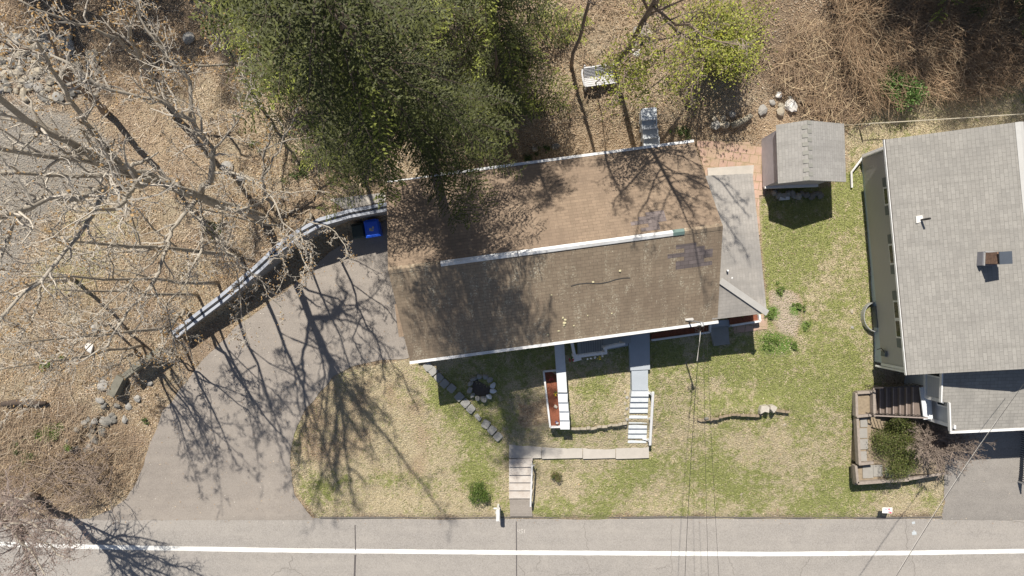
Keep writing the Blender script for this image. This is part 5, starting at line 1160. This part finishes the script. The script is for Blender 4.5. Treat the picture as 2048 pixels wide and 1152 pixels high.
bin_(744, 457, 1.75, .62, .72, 1.25, .16, 'bin_blue', 'sticker_pale', 'bright blue recycling bin in the shade beside the retaining wall'); bin_(716, 462, 1.72, .52, .6, 1.05, .16, 'bin_green', None, 'dark green rubbish bin left of the blue bin under the hemlock branch')

# ---------------------------------------------------------------- rubble on the wooded bank
r = random.Random(5); k = 0
RUB = [(-20,20,240,200)]
while k < 230:
    x = r.uniform(-20, 200) if k % 3 else r.uniform(-20, 110); y = r.uniform(70, 205)
    if y > 205 - abs(x - 110) * .1 or r.random() < .1: continue
    if x > 150 and y < 110: continue
    rs = r.uniform(.10, .27); rm = r.choice(['stone_grey', 'stone_tan', 'stone_tan', 'stone_dark']); stone(x, y, rs, rm, ('small' if rs < .15 else 'medium' if rs < .21 else 'large') + {'stone_grey': ' grey', 'stone_tan': ' tan', 'stone_dark': ' dark'}[rm] + ' rubble stone ' + ('by the left picture edge' if x < 45 else 'in the middle' if x < 110 else 'toward the right end') + (' of the upper half' if y < 130 else ' of the lower half') + ' of the heap', 300 + k, .7, name='rubble_stone', group='rubble stones in the upper left heap'); k += 1
for k in range(34):
    x = r.gauss(196, 24); y = 848 + (x - 196) * -.9 + r.gauss(0, 22)
    rs = r.uniform(.12, .30); rm = r.choice(['stone_grey', 'stone_dark', 'stone_dark']); stone(x, y, rs, rm, ('small' if rs < .18 else 'medium' if rs < .25 else 'large') + {'stone_grey': ' grey', 'stone_dark': ' dark'}[rm] + ' stone in the ' + ('upper' if y < 848 else 'lower') + ' part of the tumbled dry wall left of the driveway', 600 + k, .7, name='wall_stone', group='tumbled stones left of the driveway')
for (x, y, rr2, l) in ((208,768,.34,'pale stone at the end of the dark timber left of the driveway'),(258,812,.2,'round pale stone alone in the leaves left of the driveway'),(277,796,.24,'angular pale stone in the leaves nearest the driveway'),(300,765,.2,'flat pale stone below the end of the retaining wall'),(193,657,.28,'pale stone in the leaf litter left of the retaining wall end'),(180,696,.24,'white stone beside the fallen branch left of the retaining wall'),(330,660,.3,'pale boulder touching the lower end of the retaining wall'),(455,333,.3,'pale boulder in the leaves between the bare trees'),(380,78,.3,'pale stone near the top left hemlock edge'),(480,355,.28,'pale stone just right of the boulder between the bare trees'),(250,838,.2,'small pale stone beside the tumbled dry wall')):
    stone(x, y, rr2, 'stone_white' if 'white' in l else 'stone_grey', l, int(x), .6)
mb = MB(); a, b = G(5, 808, .2), G(92, 806, .2); mb.tube([a, (a * 2 + b) / 3 + Vector((0, .07, 0)), (a + b * 2) / 3, b], [.13, .16, .12, .09], 9); build(mb, 'fallen_trunk', mat_plain('dark_bark', (.10, .075, .06), .95, .4, 8.), None, 'dark rotten trunk lying on the bank at the left edge', 'trunk', smooth=True)
# pale flat ledge beside the retaining wall top
mb = MB(); gsheet([(660,398),(770,385),(772,402),(690,420)], .06, 8, 4); build(mb, 'ledge', 'concrete', kind='structure')
# ---------------------------------------------------------------- trees and shrubs
mat_plain('bark_pale', (.42, .38, .32), .9, .35, 5., fine=22, c2=(.24, .21, .17)); mat_plain('bark_brown', (.26, .20, .155), .9, .35, 5., fine=22); mat_plain('bark_dark', (.13, .10, .08), .9, .3, 5.)
mat_plain('twig_pale', (.54, .49, .42), .9, .25, 4.); mat_plain('twig_red', (.38, .31, .275), .9, .25, 4.); mat_plain('twig_shrub', (.30, .24, .20), .9, .25, 4.)
def jitter(pts, amp, sub, rr):
    out = []
    for a, b in zip(pts[:-1], pts[1:]):
        L = (b - a).length
        for k in range(sub):
            t = k / sub; p = a + (b - a) * t
            if out: p = p + Vector((rr.uniform(-1, 1), rr.uniform(-1, 1), rr.uniform(-1, 1))) * amp * L
            out.append(p)
    out.append(pts[-1]); return out
class Tree:
    def __init__(s, seed): s.rr = random.Random(seed); s.wood = MB(); s.twig = MB(); s.tips = []
    def limb(s, pts, r0, r1, kids=8, klen=1.6, depth=2, sub=3, jit=.06, t0=.2, up=.15, spread=(.5, 1.1), fork=True, gnarl=.28):
        pts = [Vector(p) for p in pts]; q = jitter(pts, jit, sub, s.rr) if sub > 1 else pts
        n = len(q); rad = [r0 + (r1 - r0) * (i / (n - 1)) for i in range(n)]
        s.wood.tube(q, rad, 8 if r0 > .1 else 6); s._kids(q, rad, kids, klen, depth, t0, up, spread, gnarl)
        s.tips.append(q[-1])
    def _kids(s, q, rad, kids, klen, depth, t0, up, spread, gnarl):
        n = len(q); rr = s.rr
        for k in range(kids):
            t = t0 + (1 - t0) * (k + rr.random()) / kids; x = t * (n - 1); i = min(int(x), n - 2); f = x - i; p = q[i] * (1 - f) + q[i + 1] * f
            tan = (q[i + 1] - q[i]).normalized(); ax = Vector((rr.gauss(0, 1), rr.gauss(0, 1), rr.gauss(0, 1))); ax = (ax - tan * ax.dot(tan)).normalized()
            an = rr.uniform(*spread); d = (tan * math.cos(an) + ax * math.sin(an) + Vector((0, 0, up))).normalized()
            L = klen * rr.uniform(.55, 1.25) * (1.1 - .55 * t); r = (rad[i] * .55) if rad[i] * .55 < klen * .03 else klen * .03
            r = max(r, s.rmin * 1.3)
            s.branch(p, d, L, r, depth, up, spread, gnarl)
    rmin = .0075
    def branch(s, p, d, L, r, depth, up, spread, gnarl):
        rr = s.rr; m = 5 if depth > 0 else 3; q = [p]; dd = d.copy()
        for k in range(m):
            dd = (dd + Vector((rr.gauss(0, 1), rr.gauss(0, 1), rr.gauss(0, 1))) * gnarl + Vector((0, 0, up * .35))).normalized(); q.append(q[-1] + dd * L / m)
        rad = [r * (1 - .7 * k / m) for k in range(m + 1)]; rad = [max(x, s.rmin) for x in rad]
        (s.wood if r > .05 else s.twig).tube(q, rad, 5 if r > .03 else 3, cap=False)
        if depth > 0: s._kids(q, rad, 4 if depth > 1 else 4, L * .52, depth - 1, .2, up, spread, gnarl)
        s.tips.append(q[-1])
    def done(s, name, base, label, bark, twig, group=None, buds=None, cat='tree'):
        t = thing(name, base, label, cat, group); build(s.wood, 'trunk', bark, t, smooth=True); build(s.twig, 'crown', twig, t)
        if buds:
            cols, n, size, sp = buds; tips = np.array([tuple(x) for x in s.tips]); k = RNG.integers(0, len(tips), n); C = tips[k] + RNG.normal(0, sp, (n, 3)); D, S = rand_dirs(n, .8)
            quadcloud('leaf_buds', C, D, S, RNG.uniform(.6, 1.4, n) * size, RNG.uniform(.4, .8, n) * size, pick(cols, n), 'foliage', parent=t, kind='stuff')
        return t
ORB = [(.38,.24,.10),(.46,.30,.13),(.28,.18,.09)]
def V3(l): return [P(*p) for p in l]
# the big bare tree whose limbs reach over the camera's left
T = Tree(1)
T.limb(V3([(530,440,3.0),(512,430,4.5),(470,418,6.5),(400,392,9.5),(310,357,13)]), .23, .15, kids=5, klen=2.4, sub=2, jit=.03, t0=.5)
T.limb(V3([(310,357,13),(250,340,14.6),(130,290,16.6),(0,190,19),(-160,90,21)]), .14, .045, 18, 2.2, 2)
T.limb(V3([(250,340,14.6),(195,275,16.),(140,200,17.4),(100,140,18.5),(60,60,20)]), .085, .03, 15, 1.8, 2)
T.limb(V3([(310,357,13),(230,374,15),(100,395,17.2),(0,440,18.6),(-120,480,20)]), .105, .04, 18, 1.9, 2)
T.limb(V3([(400,392,9.5),(427,345,10.6),(425,300,11.2),(380,235,12.2),(310,200,13.2),(220,185,14.3),(100,110,15.6)]), .12, .035, 24, 1.6, 2)
T.limb(V3([(380,235,12.2),(378,160,12.8),(340,120,13.4),(290,60,14),(265,-20,14.6)]), .07, .025, 10, 1.4, 2)
T.limb([P(310,357,13), Vector((-10.3,2.9,15.4)), Vector((-9.0,2.3,18)), Vector((-7.9,1.6,20.5)), Vector((-7.4,1.4,22))], .09, .025, 16, 1.6, 2, jit=.02)
T.limb([P(310,357,13), Vector((-11.7,3.4,17)), Vector((-12.9,3.1,21)), Vector((-13.7,3.0,24.5))], .09, .03, 16, 1.8, 2, jit=.02)
T.limb([P(310,357,13), Vector((-12.4,2.9,17)), Vector((-13.6,1.9,20.5)), Vector((-14.5,1.4,22.5))], .07, .02, 12, 1.6, 2, jit=.02)
T.limb(V3([(400,392,9.5),(375,420,9.9),(343,460,10.3),(335,490,10.5),(305,570,11.2),(262,615,11.6),(240,650,12.),(215,690,12.3),(165,722,12.6)]), .09, .025, 20, 1.2, 2)
T.limb(V3([(404,450,10.),(450,500,10.4),(505,545,10.8),(560,612,11.2)]), .04, .015, 18, 1.0, 2, t0=.1)
T.limb(V3([(335,490,10.5),(290,500,10.9),(230,505,11.4),(180,520,12)]), .04, .015, 18, 1.0, 2, t0=.1)
T.limb(V3([(375,420,9.9),(430,470,10.2),(470,545,10.6),(480,630,11),(500,690,11.3)]), .04, .015, 22, 1.0, 2, t0=.1)
T.limb(V3([(305,570,11.2),(330,620,11.3),(352,690,11.4),(360,745,11.5)]), .035, .012, 20, .9, 2, t0=.1)
T.limb(V3([(425,300,11.2),(470,250,11.8),(505,180,12.3),(500,110,12.8)]), .04, .015, 18, 1.1, 2, t0=.1)
T.limb(V3([(392,390,9.6),(404,450,10.),(405,505,10.3),(370,560,10.7),(330,620,11.2)]), .06, .02, 15, 1.1, 2)
T.limb(V3([(230,374,15),(200,405,15.2),(160,465,15.6),(80,560,16.1),(-10,650,16.6)]), .085, .04, 14, 1.2, 2)
T.limb(V3([(100,395,17.2),(60,400,17.4),(25,460,17.6),(-10,540,18)]), .07, .04, 12, 1.2, 2)
T.limb(V3([(427,345,10.6),(470,345,10.8),(520,370,11),(555,410,11.2),(600,500,11.4),(625,560,11.6)]), .05, .018, 15, 1.1, 2)
T.limb(V3([(470,418,6.5),(520,400,8),(560,380,9.5)]), .06, .02, 6, 1.2, 2)
T.done('bare_tree', P(530, 440, 3.5), 'largest bare tree with a thick leaning trunk above the retaining wall', 'bark_pale', 'twig_pale', 'bare trees on the wooded bank', (ORB, 2200, .08, .10))
# dead white branched tree beside the hemlock
T = Tree(2)
T.limb(V3([(545,420,3.8),(528,385,5),(525,345,6),(532,300,7),(545,250,8)]), .09, .035, 7, 1.3, 2, t0=.3)
T.limb(V3([(527,350,6),(560,300,6.6),(590,230,7.3),(598,160,8),(592,100,8.8)]), .05, .018, 8, 1.1, 1, t0=.2)
T.limb(V3([(528,300,7),(560,285,7.4),(610,275,7.8),(640,270,8)]), .035, .015, 6, .8, 1)
T.limb(V3([(545,385,5),(600,380,6),(660,385,7)]), .035, .015, 6, .7, 1)
T.done('bare_tree', P(545, 420, 3.8), 'slim pale dead tree standing against the left edge of the hemlocks', 'bark_pale', 'twig_pale', 'bare trees on the wooded bank', (ORB, 300, .08, .05))
# small trees on the bank; each with its own lean
def small_tree(base, tops, r, seed, label, kl=1.4, buds=500, bark='bark_pale', twig='twig_pale', name='bare_tree', kids=8, depth=2, colr=ORB, group='bare trees on the wooded bank', bs=.09):
    T = Tree(seed); z = float(zg(*base)); b = P(base[0], base[1], z - .2)
    for i, l in enumerate(tops):
        pts = [b] + V3(l) if i == 0 or l[0][2] - z < 2.5 else V3(l)
        T.limb(pts, r if i == 0 else r * .6, r * .2, kids, kl, depth, t0=.35)
    T.done(name, P(base[0], base[1], z), label, bark, twig, group, (colr, buds, bs, .08) if buds else None)
def up_tree(base, h, r, seed, label, lean=(0, 0), kl=1.5, nl=5, z1=.35, buds=200, bark='bark_pale', twig='twig_pale', name='bare_tree', group='bare trees on the wooded bank', colr=ORB, spread_r=.28, dep=2):
    T = Tree(seed); z = float(zg(*base)); b = P(base[0], base[1], z - .2); rr = random.Random(seed * 7 + 1); tip = b + Vector((lean[0], lean[1], h))
    at = lambda t: b + (tip - b) * t
    T.limb([b, at(.3), at(.6) + Vector((.1, 0, 0)), at(.85), tip], r, r * .2, 12, kl, dep, t0=.35, sub=2, jit=.02)
    for k in range(nl):
        t = z1 + (.9 - z1) * k / nl; a = k * 2.4 + rr.uniform(-.4, .4); L = h * spread_r * (1.15 - t) * rr.uniform(.8, 1.2) * 1.5; p = at(t); d = Vector((math.cos(a), math.sin(a), 0))
        T.limb([p, p + d * L * .35 + Vector((0, 0, L * .45)), p + d * L * .7 + Vector((0, 0, L * 1.0)), p + d * L * .95 + Vector((0, 0, L * 1.5))], r * .55 * (1.2 - t), r * .10, 11, kl * .8, dep, sub=2, t0=.2)
    T.done(name, P(base[0], base[1], z), label, bark, twig, group, (colr, buds, .08, .08) if buds else None)
T = Tree(77)
T.limb([G(620,425,-.2)] + V3([(612,440,6.),(600,470,7.4),(625,515,8.2),(612,575,8.9)]), .06, .018, 20, .9, 2, t0=.4)
T.limb(V3([(600,470,7.4),(560,500,8.),(575,540,8.4),(550,590,8.8)]), .035, .015, 14, .8, 2, t0=.2)
T.limb(V3([(612,440,6.),(660,455,7.),(690,490,7.6),(700,520,8)]), .03, .012, 12, .7, 2, t0=.3)
T.done('bare_tree', G(620,425), 'low twiggy bare tree overhanging the shaded part of the driveway beside the bins', 'bark_pale', 'twig_pale', 'bare trees on the wooded bank', (ORB, 300, .07, .06))
up_tree((485,512), 13., .10, 3, 'tall bare tree behind the middle of the retaining wall', (.2, -.2), 1.3, 5)
up_tree((440,565), 12., .085, 4, 'slender bare tree left of the middle of the retaining wall', (-.3, .1), 1.2, 5)
up_tree((400,590), 10.5, .07, 44, 'thin bare tree a step behind the lower half of the retaining wall', (.1, .3), 1.1, 4)
up_tree((345,655), 10., .075, 47, 'bare tree standing at the lower end of the retaining wall', (.1, .1), 1.2, 5)
up_tree((290,690), 9., .07, 48, 'bare tree above the dark timbers at the lower end of the bank', (-.2, -.1), 1.2, 4)
up_tree((575,455), 10.5, .06, 45, 'slim bare tree behind the upper half of the retaining wall', (.4, -.3), 1.0, 4)
small_tree((372,620), [[(360,630,4),(340,650,6),(320,680,8),(310,720,10)], [(360,630,4.2),(375,670,5),(385,720,5.5)]], .10, 5, 'multi stemmed bare tree at the lower end of the retaining wall', 1.1, 260)
small_tree((330,700), [[(335,702,3.4),(340,705,5),(350,725,6.5)], [(335,702,3.2),(310,715,4.2),(290,735,5)]], .06, 6, 'low twiggy sapling over the gap at the end of the retaining wall', .9, 120)
small_tree((330,200), [[(318,180,7),(290,130,10),(262,70,12),(240,0,14)], [(290,130,10),(235,75,11.5),(150,45,13),(40,0,14.5)], [(325,190,6),(333,110,8),(280,40,10),(262,-20,11)]], .14, 7, 'bare tree with forking trunk in the dark thicket at the upper left', 1.7)
small_tree((215,230), [[(190,205,7),(150,165,10),(120,120,12.5),(90,50,14)], [(150,165,10),(80,110,12),(0,80,13.5)]], .15, 8, 'dark barked bare tree over the rubble heap', 1.7, 500, bark='bark_brown')
small_tree((500,180), [[(490,165,6),(470,130,8),(440,90,10),(420,20,12)], [(470,130,8),(400,130,9.5),(340,130,11)]], .09, 9, 'thin bare tree just left of the hemlocks near the top', 1.4)
small_tree((150,560), [[(130,555,5),(90,560,8),(40,570,10),(-40,590,12)], [(90,560,8),(70,620,9.5),(40,680,10.5)]], .10, 10, 'bare tree on the grassy bank at the left edge', 1.5, 250)
small_tree((270,700), [[(250,715,4),(225,735,6),(180,770,8)], [(250,715,4.2),(270,750,5),(250,790,5.6)]], .07, 41, 'twisted bare sapling over the dark timbers', 1.0, 120)
small_tree((215,640), [[(190,655,5),(140,700,7.5),(90,750,9.5)]], .07, 42, 'thin bare sapling on the leafy slope at lower left', 1.2, 120)
# red budded maple overhanging the road at the lower left
REDB = [(.29,.20,.175),(.37,.27,.23),(.24,.165,.14),(.45,.37,.32)]
T = Tree(12); T.rmin = .006; b = P(70, 990, .2)
T.limb([b, P(40, 1005, 3), P(0, 1030, 5)], .2, .14, 3, 1.5, 1, t0=.6)
for l in ([(0,1030,5),(70,1075,6.5),(150,1120,7.4)], [(0,1030,5),(40,1090,7),(90,1150,8.5)], [(0,1030,5),(-60,1060,8),(-120,1120,11)], [(40,1005,3),(100,1040,4.6),(160,1085,6)], [(0,1030,5),(30,1050,6.5),(110,1062,7.5),(150,1090,8)], [(20,1020,4),(60,1120,6),(90,1200,7)], [(-60,1060,8),(-20,1130,9.5),(60,1190,10.5)], [(0,1030,5),(20,1000,6.4),(60,1000,7.6)]): T.limb(V3(l), .07, .02, 26, 1.5, 2, t0=.1)
T.done('maple_tree', P(70, 990, .2), 'bare maple with reddish buds overhanging the road at the lower left corner', 'bark_pale', 'twig_red', None, (REDB, 6500, .045, .30))
# bare trees behind the house that shade the right half of its roof
up_tree((1225,150), 13.6, .15, 13, 'straight bare tree behind the white bench whose shadow falls on the roof', (.3, -.1), 1.5, 14, .50, 900, 'bark_brown', 'twig_shrub', 'budding_tree', None, [(.52,.52,.06),(.44,.46,.06)], .25)
up_tree((1142,138), 13.0, .09, 14, 'thin bare tree left of the white bench', (-.2, 0), 1.2, 4, .6, 150, 'bark_brown', 'twig_shrub', 'bare_tree', None, ORB, .2)
small_tree((1195,172), [[(1200,158,6),(1208,140,8)]], .03, 43, 'very thin sapling in front of the white bench', .8, 60, 'bark_brown', 'twig_shrub', 'sapling', 5, 1, [(.52,.52,.06)], None)
# budding tree with small yellow green leaves spread over the bench and the upper yard
YG = [(.42,.46,.07),(.38,.42,.06),(.34,.36,.06),(.27,.30,.05),(.42,.42,.11),(.20,.24,.05),(.36,.33,.12)]
T = Tree(15); b = P(1420, 105, 3.8)
for l in ([(1420,80,5.5),(1360,70,7.5),(1290,80,9),(1240,130,10)], [(1420,80,5.5),(1380,110,7),(1330,150,8.2),(1280,190,9)], [(1360,70,7.5),(1320,20,9),(1290,-40,10)], [(1420,80,5.5),(1400,140,7),(1380,190,8)], [(1290,80,9),(1262,110,9.6),(1245,180,10)], [(1360,70,7.5),(1300,130,8.6),(1250,150,9.4)]): T.limb([b] + V3(l) if l[0][2] < 6 else V3(l), .06, .018, 11, 1.3, 2, t0=.25)
T.done('budding_tree', P(1420, 105, 3.8), 'airy tree with sparse yellow green leaves reaching over the bench', 'bark_brown', 'twig_shrub', None, (YG, 4200, .10, .20))
T = Tree(16); b = P(1482, 138, 3.6)
rr = random.Random(4)
for k in range(16):
    a = rr.uniform(0, 6.28); ex = 1448 + 85 * math.cos(a) * rr.uniform(.3, 1); ey = 48 + 85 * math.sin(a) * rr.uniform(.2, 1); z = rr.uniform(5.0, 7.0)
    m = P((1482 + ex) / 2 + rr.uniform(-10, 10), (138 + ey) / 2 + 5, 3.6 + (z - 3.6) * .6); T.limb([b + Vector((rr.uniform(-.3, .3), rr.uniform(-.2, .2), 0)), m, P(ex, ey, z)], .045, .014, 8, 1.0, 2, t0=.3)
T.done('green_tree', P(1482, 138, 3.6), 'dense many stemmed tree with bright yellow green spring leaves at the top', 'bark_brown', 'twig_shrub', None, (YG, 8500, .10, .34))
# hemlocks
def hemlock(base, h, rad, seed, label, top_off=(0, 0), z0=1.2, dens=1.0, whorl=.34, dark=1.0, lows=(), pw=.75, brt=.2):
    rr = random.Random(seed); ng = np.random.default_rng(seed); zb = float(zg(*base)); b = P(base[0], base[1], zb - .2); wood = MB(); tw = MB(); Cs = []; Ds = []; Ss = []; Lc = []
    tip = b + Vector((top_off[0], top_off[1], h)); wood.tube([b, b + (tip - b) * .35, b + (tip - b) * .7, tip], [.26, .19, .10, .02], 8)
    z = z0; jobs = []
    while z < h - .2:
        for k in range(5):
            if rr.random() > .93 * dens: continue
            a = rr.uniform(0, 6.28); t = z / h; L = rad * (1 - t) ** pw * rr.uniform(.55, 1.12) + .25; jobs.append((z + rr.uniform(-.15, .15), a, L))
        z += whorl
    jobs += list(lows)
    for (z, a, L) in jobs:
        p0 = b + (tip - b) * (z / h); d = Vector((math.cos(a), math.sin(a), 0)); n = 7; pts = []
        for i in range(n): t = i / (n - 1); pts.append(p0 + d * L * t + Vector((0, 0, L * (.10 * t - .32 * t * t))) + Vector((rr.gauss(0, .03), rr.gauss(0, .03), 0)) * t * L)
        wood.tube(pts, [max(.006, .022 * (L / 3) * (1 - i / n)) for i in range(n)], 4, cap=False)
        A = np.array([tuple(p) for p in pts]); m = max(4, int(L / .13)); tt = np.linspace(.14, 1, m); side = np.array([-d.y, d.x, 0]); dd = np.array(tuple(d))
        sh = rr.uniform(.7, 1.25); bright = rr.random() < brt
        for s in (-1, 1):
            for t in tt:
                if rr.random() > .88: continue
                x = t * (n - 1); i = min(int(x), n - 2); f = x - i; q0 = A[i] * (1 - f) + A[i + 1] * f; l = (.16 + .42 * L / 3.2 * math.sin(min(1, 1.15 - t + .12) * 1.5)) * rr.uniform(.6, 1.2)
                v = dd * rr.uniform(.45, .85) + side * s; v = v / np.linalg.norm(v); v = v + np.array([0, 0, rr.uniform(-.35, .05)]); q = max(4, int(l / .034)); u = np.linspace(.1, 1, q)[:, None]
                c = q0 + v * l * u + np.array([0, 0, -.12]) * l * u * u + ng.normal(0, .018, (q, 3)); w = v + side * s * ng.uniform(-.6, .6, (q, 1)) + dd * ng.uniform(-.6, .6, (q, 1)) + np.array([0, 0, 1]) * ng.uniform(-.25, .1, (q, 1))
                Cs.append(c); Ds.append(unit(w)); nr = unit(np.cross(w, [0, 0, 1.])) + np.array([0, 0, 1]) * ng.normal(0, .20, (q, 1)); Ss.append(unit(nr))
                tipness = np.clip(u[:, 0] * .55 + t * .55, 0, 1)[:, None] ** 2; base_c = np.array([.048, .058, .013]) * dark * sh; tip_c = np.array([.36, .40, .07]) * sh if bright else np.array([.100, .112, .022]) * sh  # sunlit bough tips and shaded inner boughs are painted into the needle colour
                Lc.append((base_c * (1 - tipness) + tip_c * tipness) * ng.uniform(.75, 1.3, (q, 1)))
    C = np.concatenate(Cs); n = len(C); t = thing('hemlock_tree', (b.x, b.y, zb), label, 'tree', 'hemlocks behind the house')
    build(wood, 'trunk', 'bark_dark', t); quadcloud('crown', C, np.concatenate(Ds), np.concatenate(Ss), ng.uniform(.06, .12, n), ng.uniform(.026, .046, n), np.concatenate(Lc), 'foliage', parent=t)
    return n
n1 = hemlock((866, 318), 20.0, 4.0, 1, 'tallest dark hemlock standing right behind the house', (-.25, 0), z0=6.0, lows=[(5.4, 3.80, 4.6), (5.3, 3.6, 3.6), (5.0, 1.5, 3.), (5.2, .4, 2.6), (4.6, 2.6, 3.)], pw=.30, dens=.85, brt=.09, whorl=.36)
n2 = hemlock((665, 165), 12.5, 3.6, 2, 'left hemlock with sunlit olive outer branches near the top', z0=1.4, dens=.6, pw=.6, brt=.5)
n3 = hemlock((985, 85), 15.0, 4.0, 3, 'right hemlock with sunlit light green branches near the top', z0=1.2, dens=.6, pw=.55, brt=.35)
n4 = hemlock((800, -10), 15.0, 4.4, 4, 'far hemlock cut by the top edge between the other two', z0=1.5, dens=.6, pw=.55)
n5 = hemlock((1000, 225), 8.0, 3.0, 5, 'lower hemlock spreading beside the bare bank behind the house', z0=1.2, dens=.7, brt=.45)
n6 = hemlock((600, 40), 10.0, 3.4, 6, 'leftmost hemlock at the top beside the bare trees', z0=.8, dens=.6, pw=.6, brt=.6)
print('hemlock quads', n1, n2, n3, n4, n5, n6)
# trees beyond the top edge: they throw the shade over the thickets
for i, (x, y, h, r) in enumerate([(1850,-160,14,4.2),(1990,-100,13,4.),(2140,-40,14,4.4),(1730,-260,14,3.4)]):
    hemlock((x, y), h, r, 20 + i, ['hemlock beyond the top edge right of centre', 'hemlock beyond the top edge near the right corner', 'hemlock beyond the top right corner', 'hemlock beyond the top edge above the brush pile'][i], z0=1.5, dens=.75, whorl=.5, pw=.5)
for i, (x, y, h, r) in enumerate([(200,-190,13,4.2),(50,-190,12,3.8),(340,-230,14,4.2)]):
    hemlock((x, y), h, r, 30 + i, ['hemlock beyond the top edge above the rubble heap', 'hemlock beyond the top left corner', 'hemlock beyond the top edge left of the others'][i], z0=1.5, dens=.75, whorl=.5, pw=.5)

# ---------------------------------------------------------------- shrubs
def leafy(name, base, r, h, n, cols, label, seed, size=.09, cat='shrub', ell=(1, 1), stems=7, hollow=.35, group=None):
    ng = np.random.default_rng(seed); p = G(*base); t = thing(name, p, label, cat, group); mb = MB(); rr = random.Random(seed); K = 14
    cen = []
    for k in range(K):
        a = rr.uniform(0, 6.28); q = math.sqrt(rr.random()) * .75; cen.append((p.x + r * ell[0] * q * math.cos(a), p.y + r * ell[1] * q * math.sin(a), p.z + h * rr.uniform(.35, .85), rr.uniform(.28, .5) * r))
    for c in cen[:stems]: mb.tube([(p.x + rr.uniform(-.1, .1), p.y + rr.uniform(-.1, .1), p.z), (c[0], c[1], c[2])], [.025, .01], 4)
    build(mb, 'stem', 'bark_brown', t); cen = np.array(cen); k = ng.integers(0, K, n); d = unit(ng.normal(0, 1, (n, 3))); C = cen[k, :3] + d * (cen[k, 3] * ng.uniform(hollow, 1.05, n))[:, None] * np.array([1, 1, .75]); C[:, 2] = np.maximum(C[:, 2], p.z + .03)
    if cat == 'plant':
        m = 9; cc = np.stack([p.x + ng.normal(0, r * .55, m), p.y + ng.normal(0, r * .45, m)], -1); kk = ng.integers(0, m, n); C[:, :2] = cc[kk] + ng.normal(0, 1, (n, 2)) * (r * ng.uniform(.08, .24, m)[kk])[:, None]; C[:, 2] = p.z + .03 + ng.uniform(0, .13, n)
    D = unit(d + ng.normal(0, .7, (n, 3))); S = unit(np.cross(D, ng.normal(0, 1, (n, 3)))); quadcloud('foliage', C, D, S, ng.uniform(.7, 1.3, n) * size, ng.uniform(.35, .6, n) * size, pick(cols, n), 'foliage', parent=t)
GR = [(.10,.17,.03),(.15,.22,.045),(.07,.12,.02),(.20,.25,.07)]; EV = [(.13,.155,.045),(.17,.15,.075),(.17,.21,.05),(.07,.10,.022),(.23,.25,.08)]
leafy('evergreen_shrub', (1768,884), 1.6, 1.5, 28000, EV, 'dense dark green evergreen shrub in the timber planter', 1, .065, ell=(.72, 1.05), stems=10, hollow=.0)
leafy('green_bush', (1785,182), 1.0, 1.5, 4200, [(.14,.25,.06),(.19,.30,.09),(.10,.18,.04)], 'bright green bush alone among the bare brambles', 2, .11)
leafy('low_shrub', (960,978), .62, .7, 2600, GR, 'low leafy shrub on the front lawn beside the street stairs', 3, .07)
leafy('young_shrub', (1110,948), .34, .55, 700, [(.16,.18,.05),(.26,.20,.10),(.10,.13,.04)], 'young sparse shrub on the lawn right of the street stairs', 4, .06, stems=9)
for i, (x, y, r, n, l) in enumerate([(1540,628,.24,600,'clump of green leaves at the left of the round garden bed'),(1596,614,.22,500,'clump of green leaves at the right of the round garden bed'),(1538,688,.40,900,'broad clump of green leaves at the front of the round garden bed'),(1610,652,.18,350,'small leafy clump on the right rim of the round garden bed'),(1585,690,.24,450,'leafy clump at the lower rim of the round garden bed'),(1560,578,.20,300,'thin leafy clump at the top rim of the round garden bed'),
    (95,868,.8,2200,'bright green tuft on the slope at lower left'),(92,728,.45,700,'small green plant on the slope at the left'),(45,900,.6,700,'dull green tuft nearest the left edge on the slope'),(430,452,.5,500,'small green plant between the bare trees'),(665,118,.4,400,'green plant by the left hemlock'),(600,345,.5,700,'ivy patch below the pale dead tree'),(1058,312,.35,500,'green weeds at the left end of the bare bank'),(1092,300,.25,300,'small weed clump on the bare bank'),(1365,265,.5,700,'green ground plants beside the back steps'),(500,290,.4,300,'weed clump in the leaves left of the hemlocks'),(290,840,.2,200,'tiny green tuft in the leaves beside the driveway')]):
    leafy('leafy_plant', (x, y), r, .16, n, [(.14,.22,.045),(.20,.30,.07),(.26,.34,.10)] if i < 8 else [(.10,.16,.05),(.16,.21,.07)], l, 50 + i, .07, 'plant', stems=4, hollow=.1)
T = Tree(31); T.rmin = .005; b = P(1838, 880, 1.2); rr = random.Random(8)
for k in range(52):
    a = rr.uniform(0, 6.28); q = rr.uniform(.4, 1); L = 1.5 * q; ex = b.x + L * math.cos(a) * 1.3 + .45; ey = b.y + L * math.sin(a) * 1.0 - .05; z = 1.2 + rr.uniform(1.1, 2.1)
    T.limb([b, (b + Vector((ex, ey, z))) / 2 + Vector((0, 0, .45)), Vector((ex, ey, z - .1))], .026, .010, 9, .7, 2, sub=2, t0=.25, up=-.05, gnarl=.2)
T.done('bare_shrub', P(1838, 880, 1.2), 'big bare twiggy shrub spreading from the planter over the driveway edge', 'twig_shrub', 'twig_shrub', None, None, 'shrub')
T = Tree(33); b = P(165, 945, .6)
for k in range(24):
    a = rr.uniform(.2, 2.6) + 0; L = rr.uniform(.8, 2.0); T.limb([b + Vector((rr.uniform(-2.4, 1.6), rr.uniform(-1.2, 1.6), 0)), b + Vector((rr.uniform(-2.6, 2.0), rr.uniform(-1.5, 1.6), .8)), b + Vector((rr.uniform(-3, 2.4), rr.uniform(-2.2, 1.8), 1.0))], .018, .008, 6, .6, 1, sub=2)
T.done('bare_shrub', P(165, 945, .6), 'low tangled bare bush on the slope beside the road', 'twig_shrub', 'twig_shrub', None, None, 'shrub')
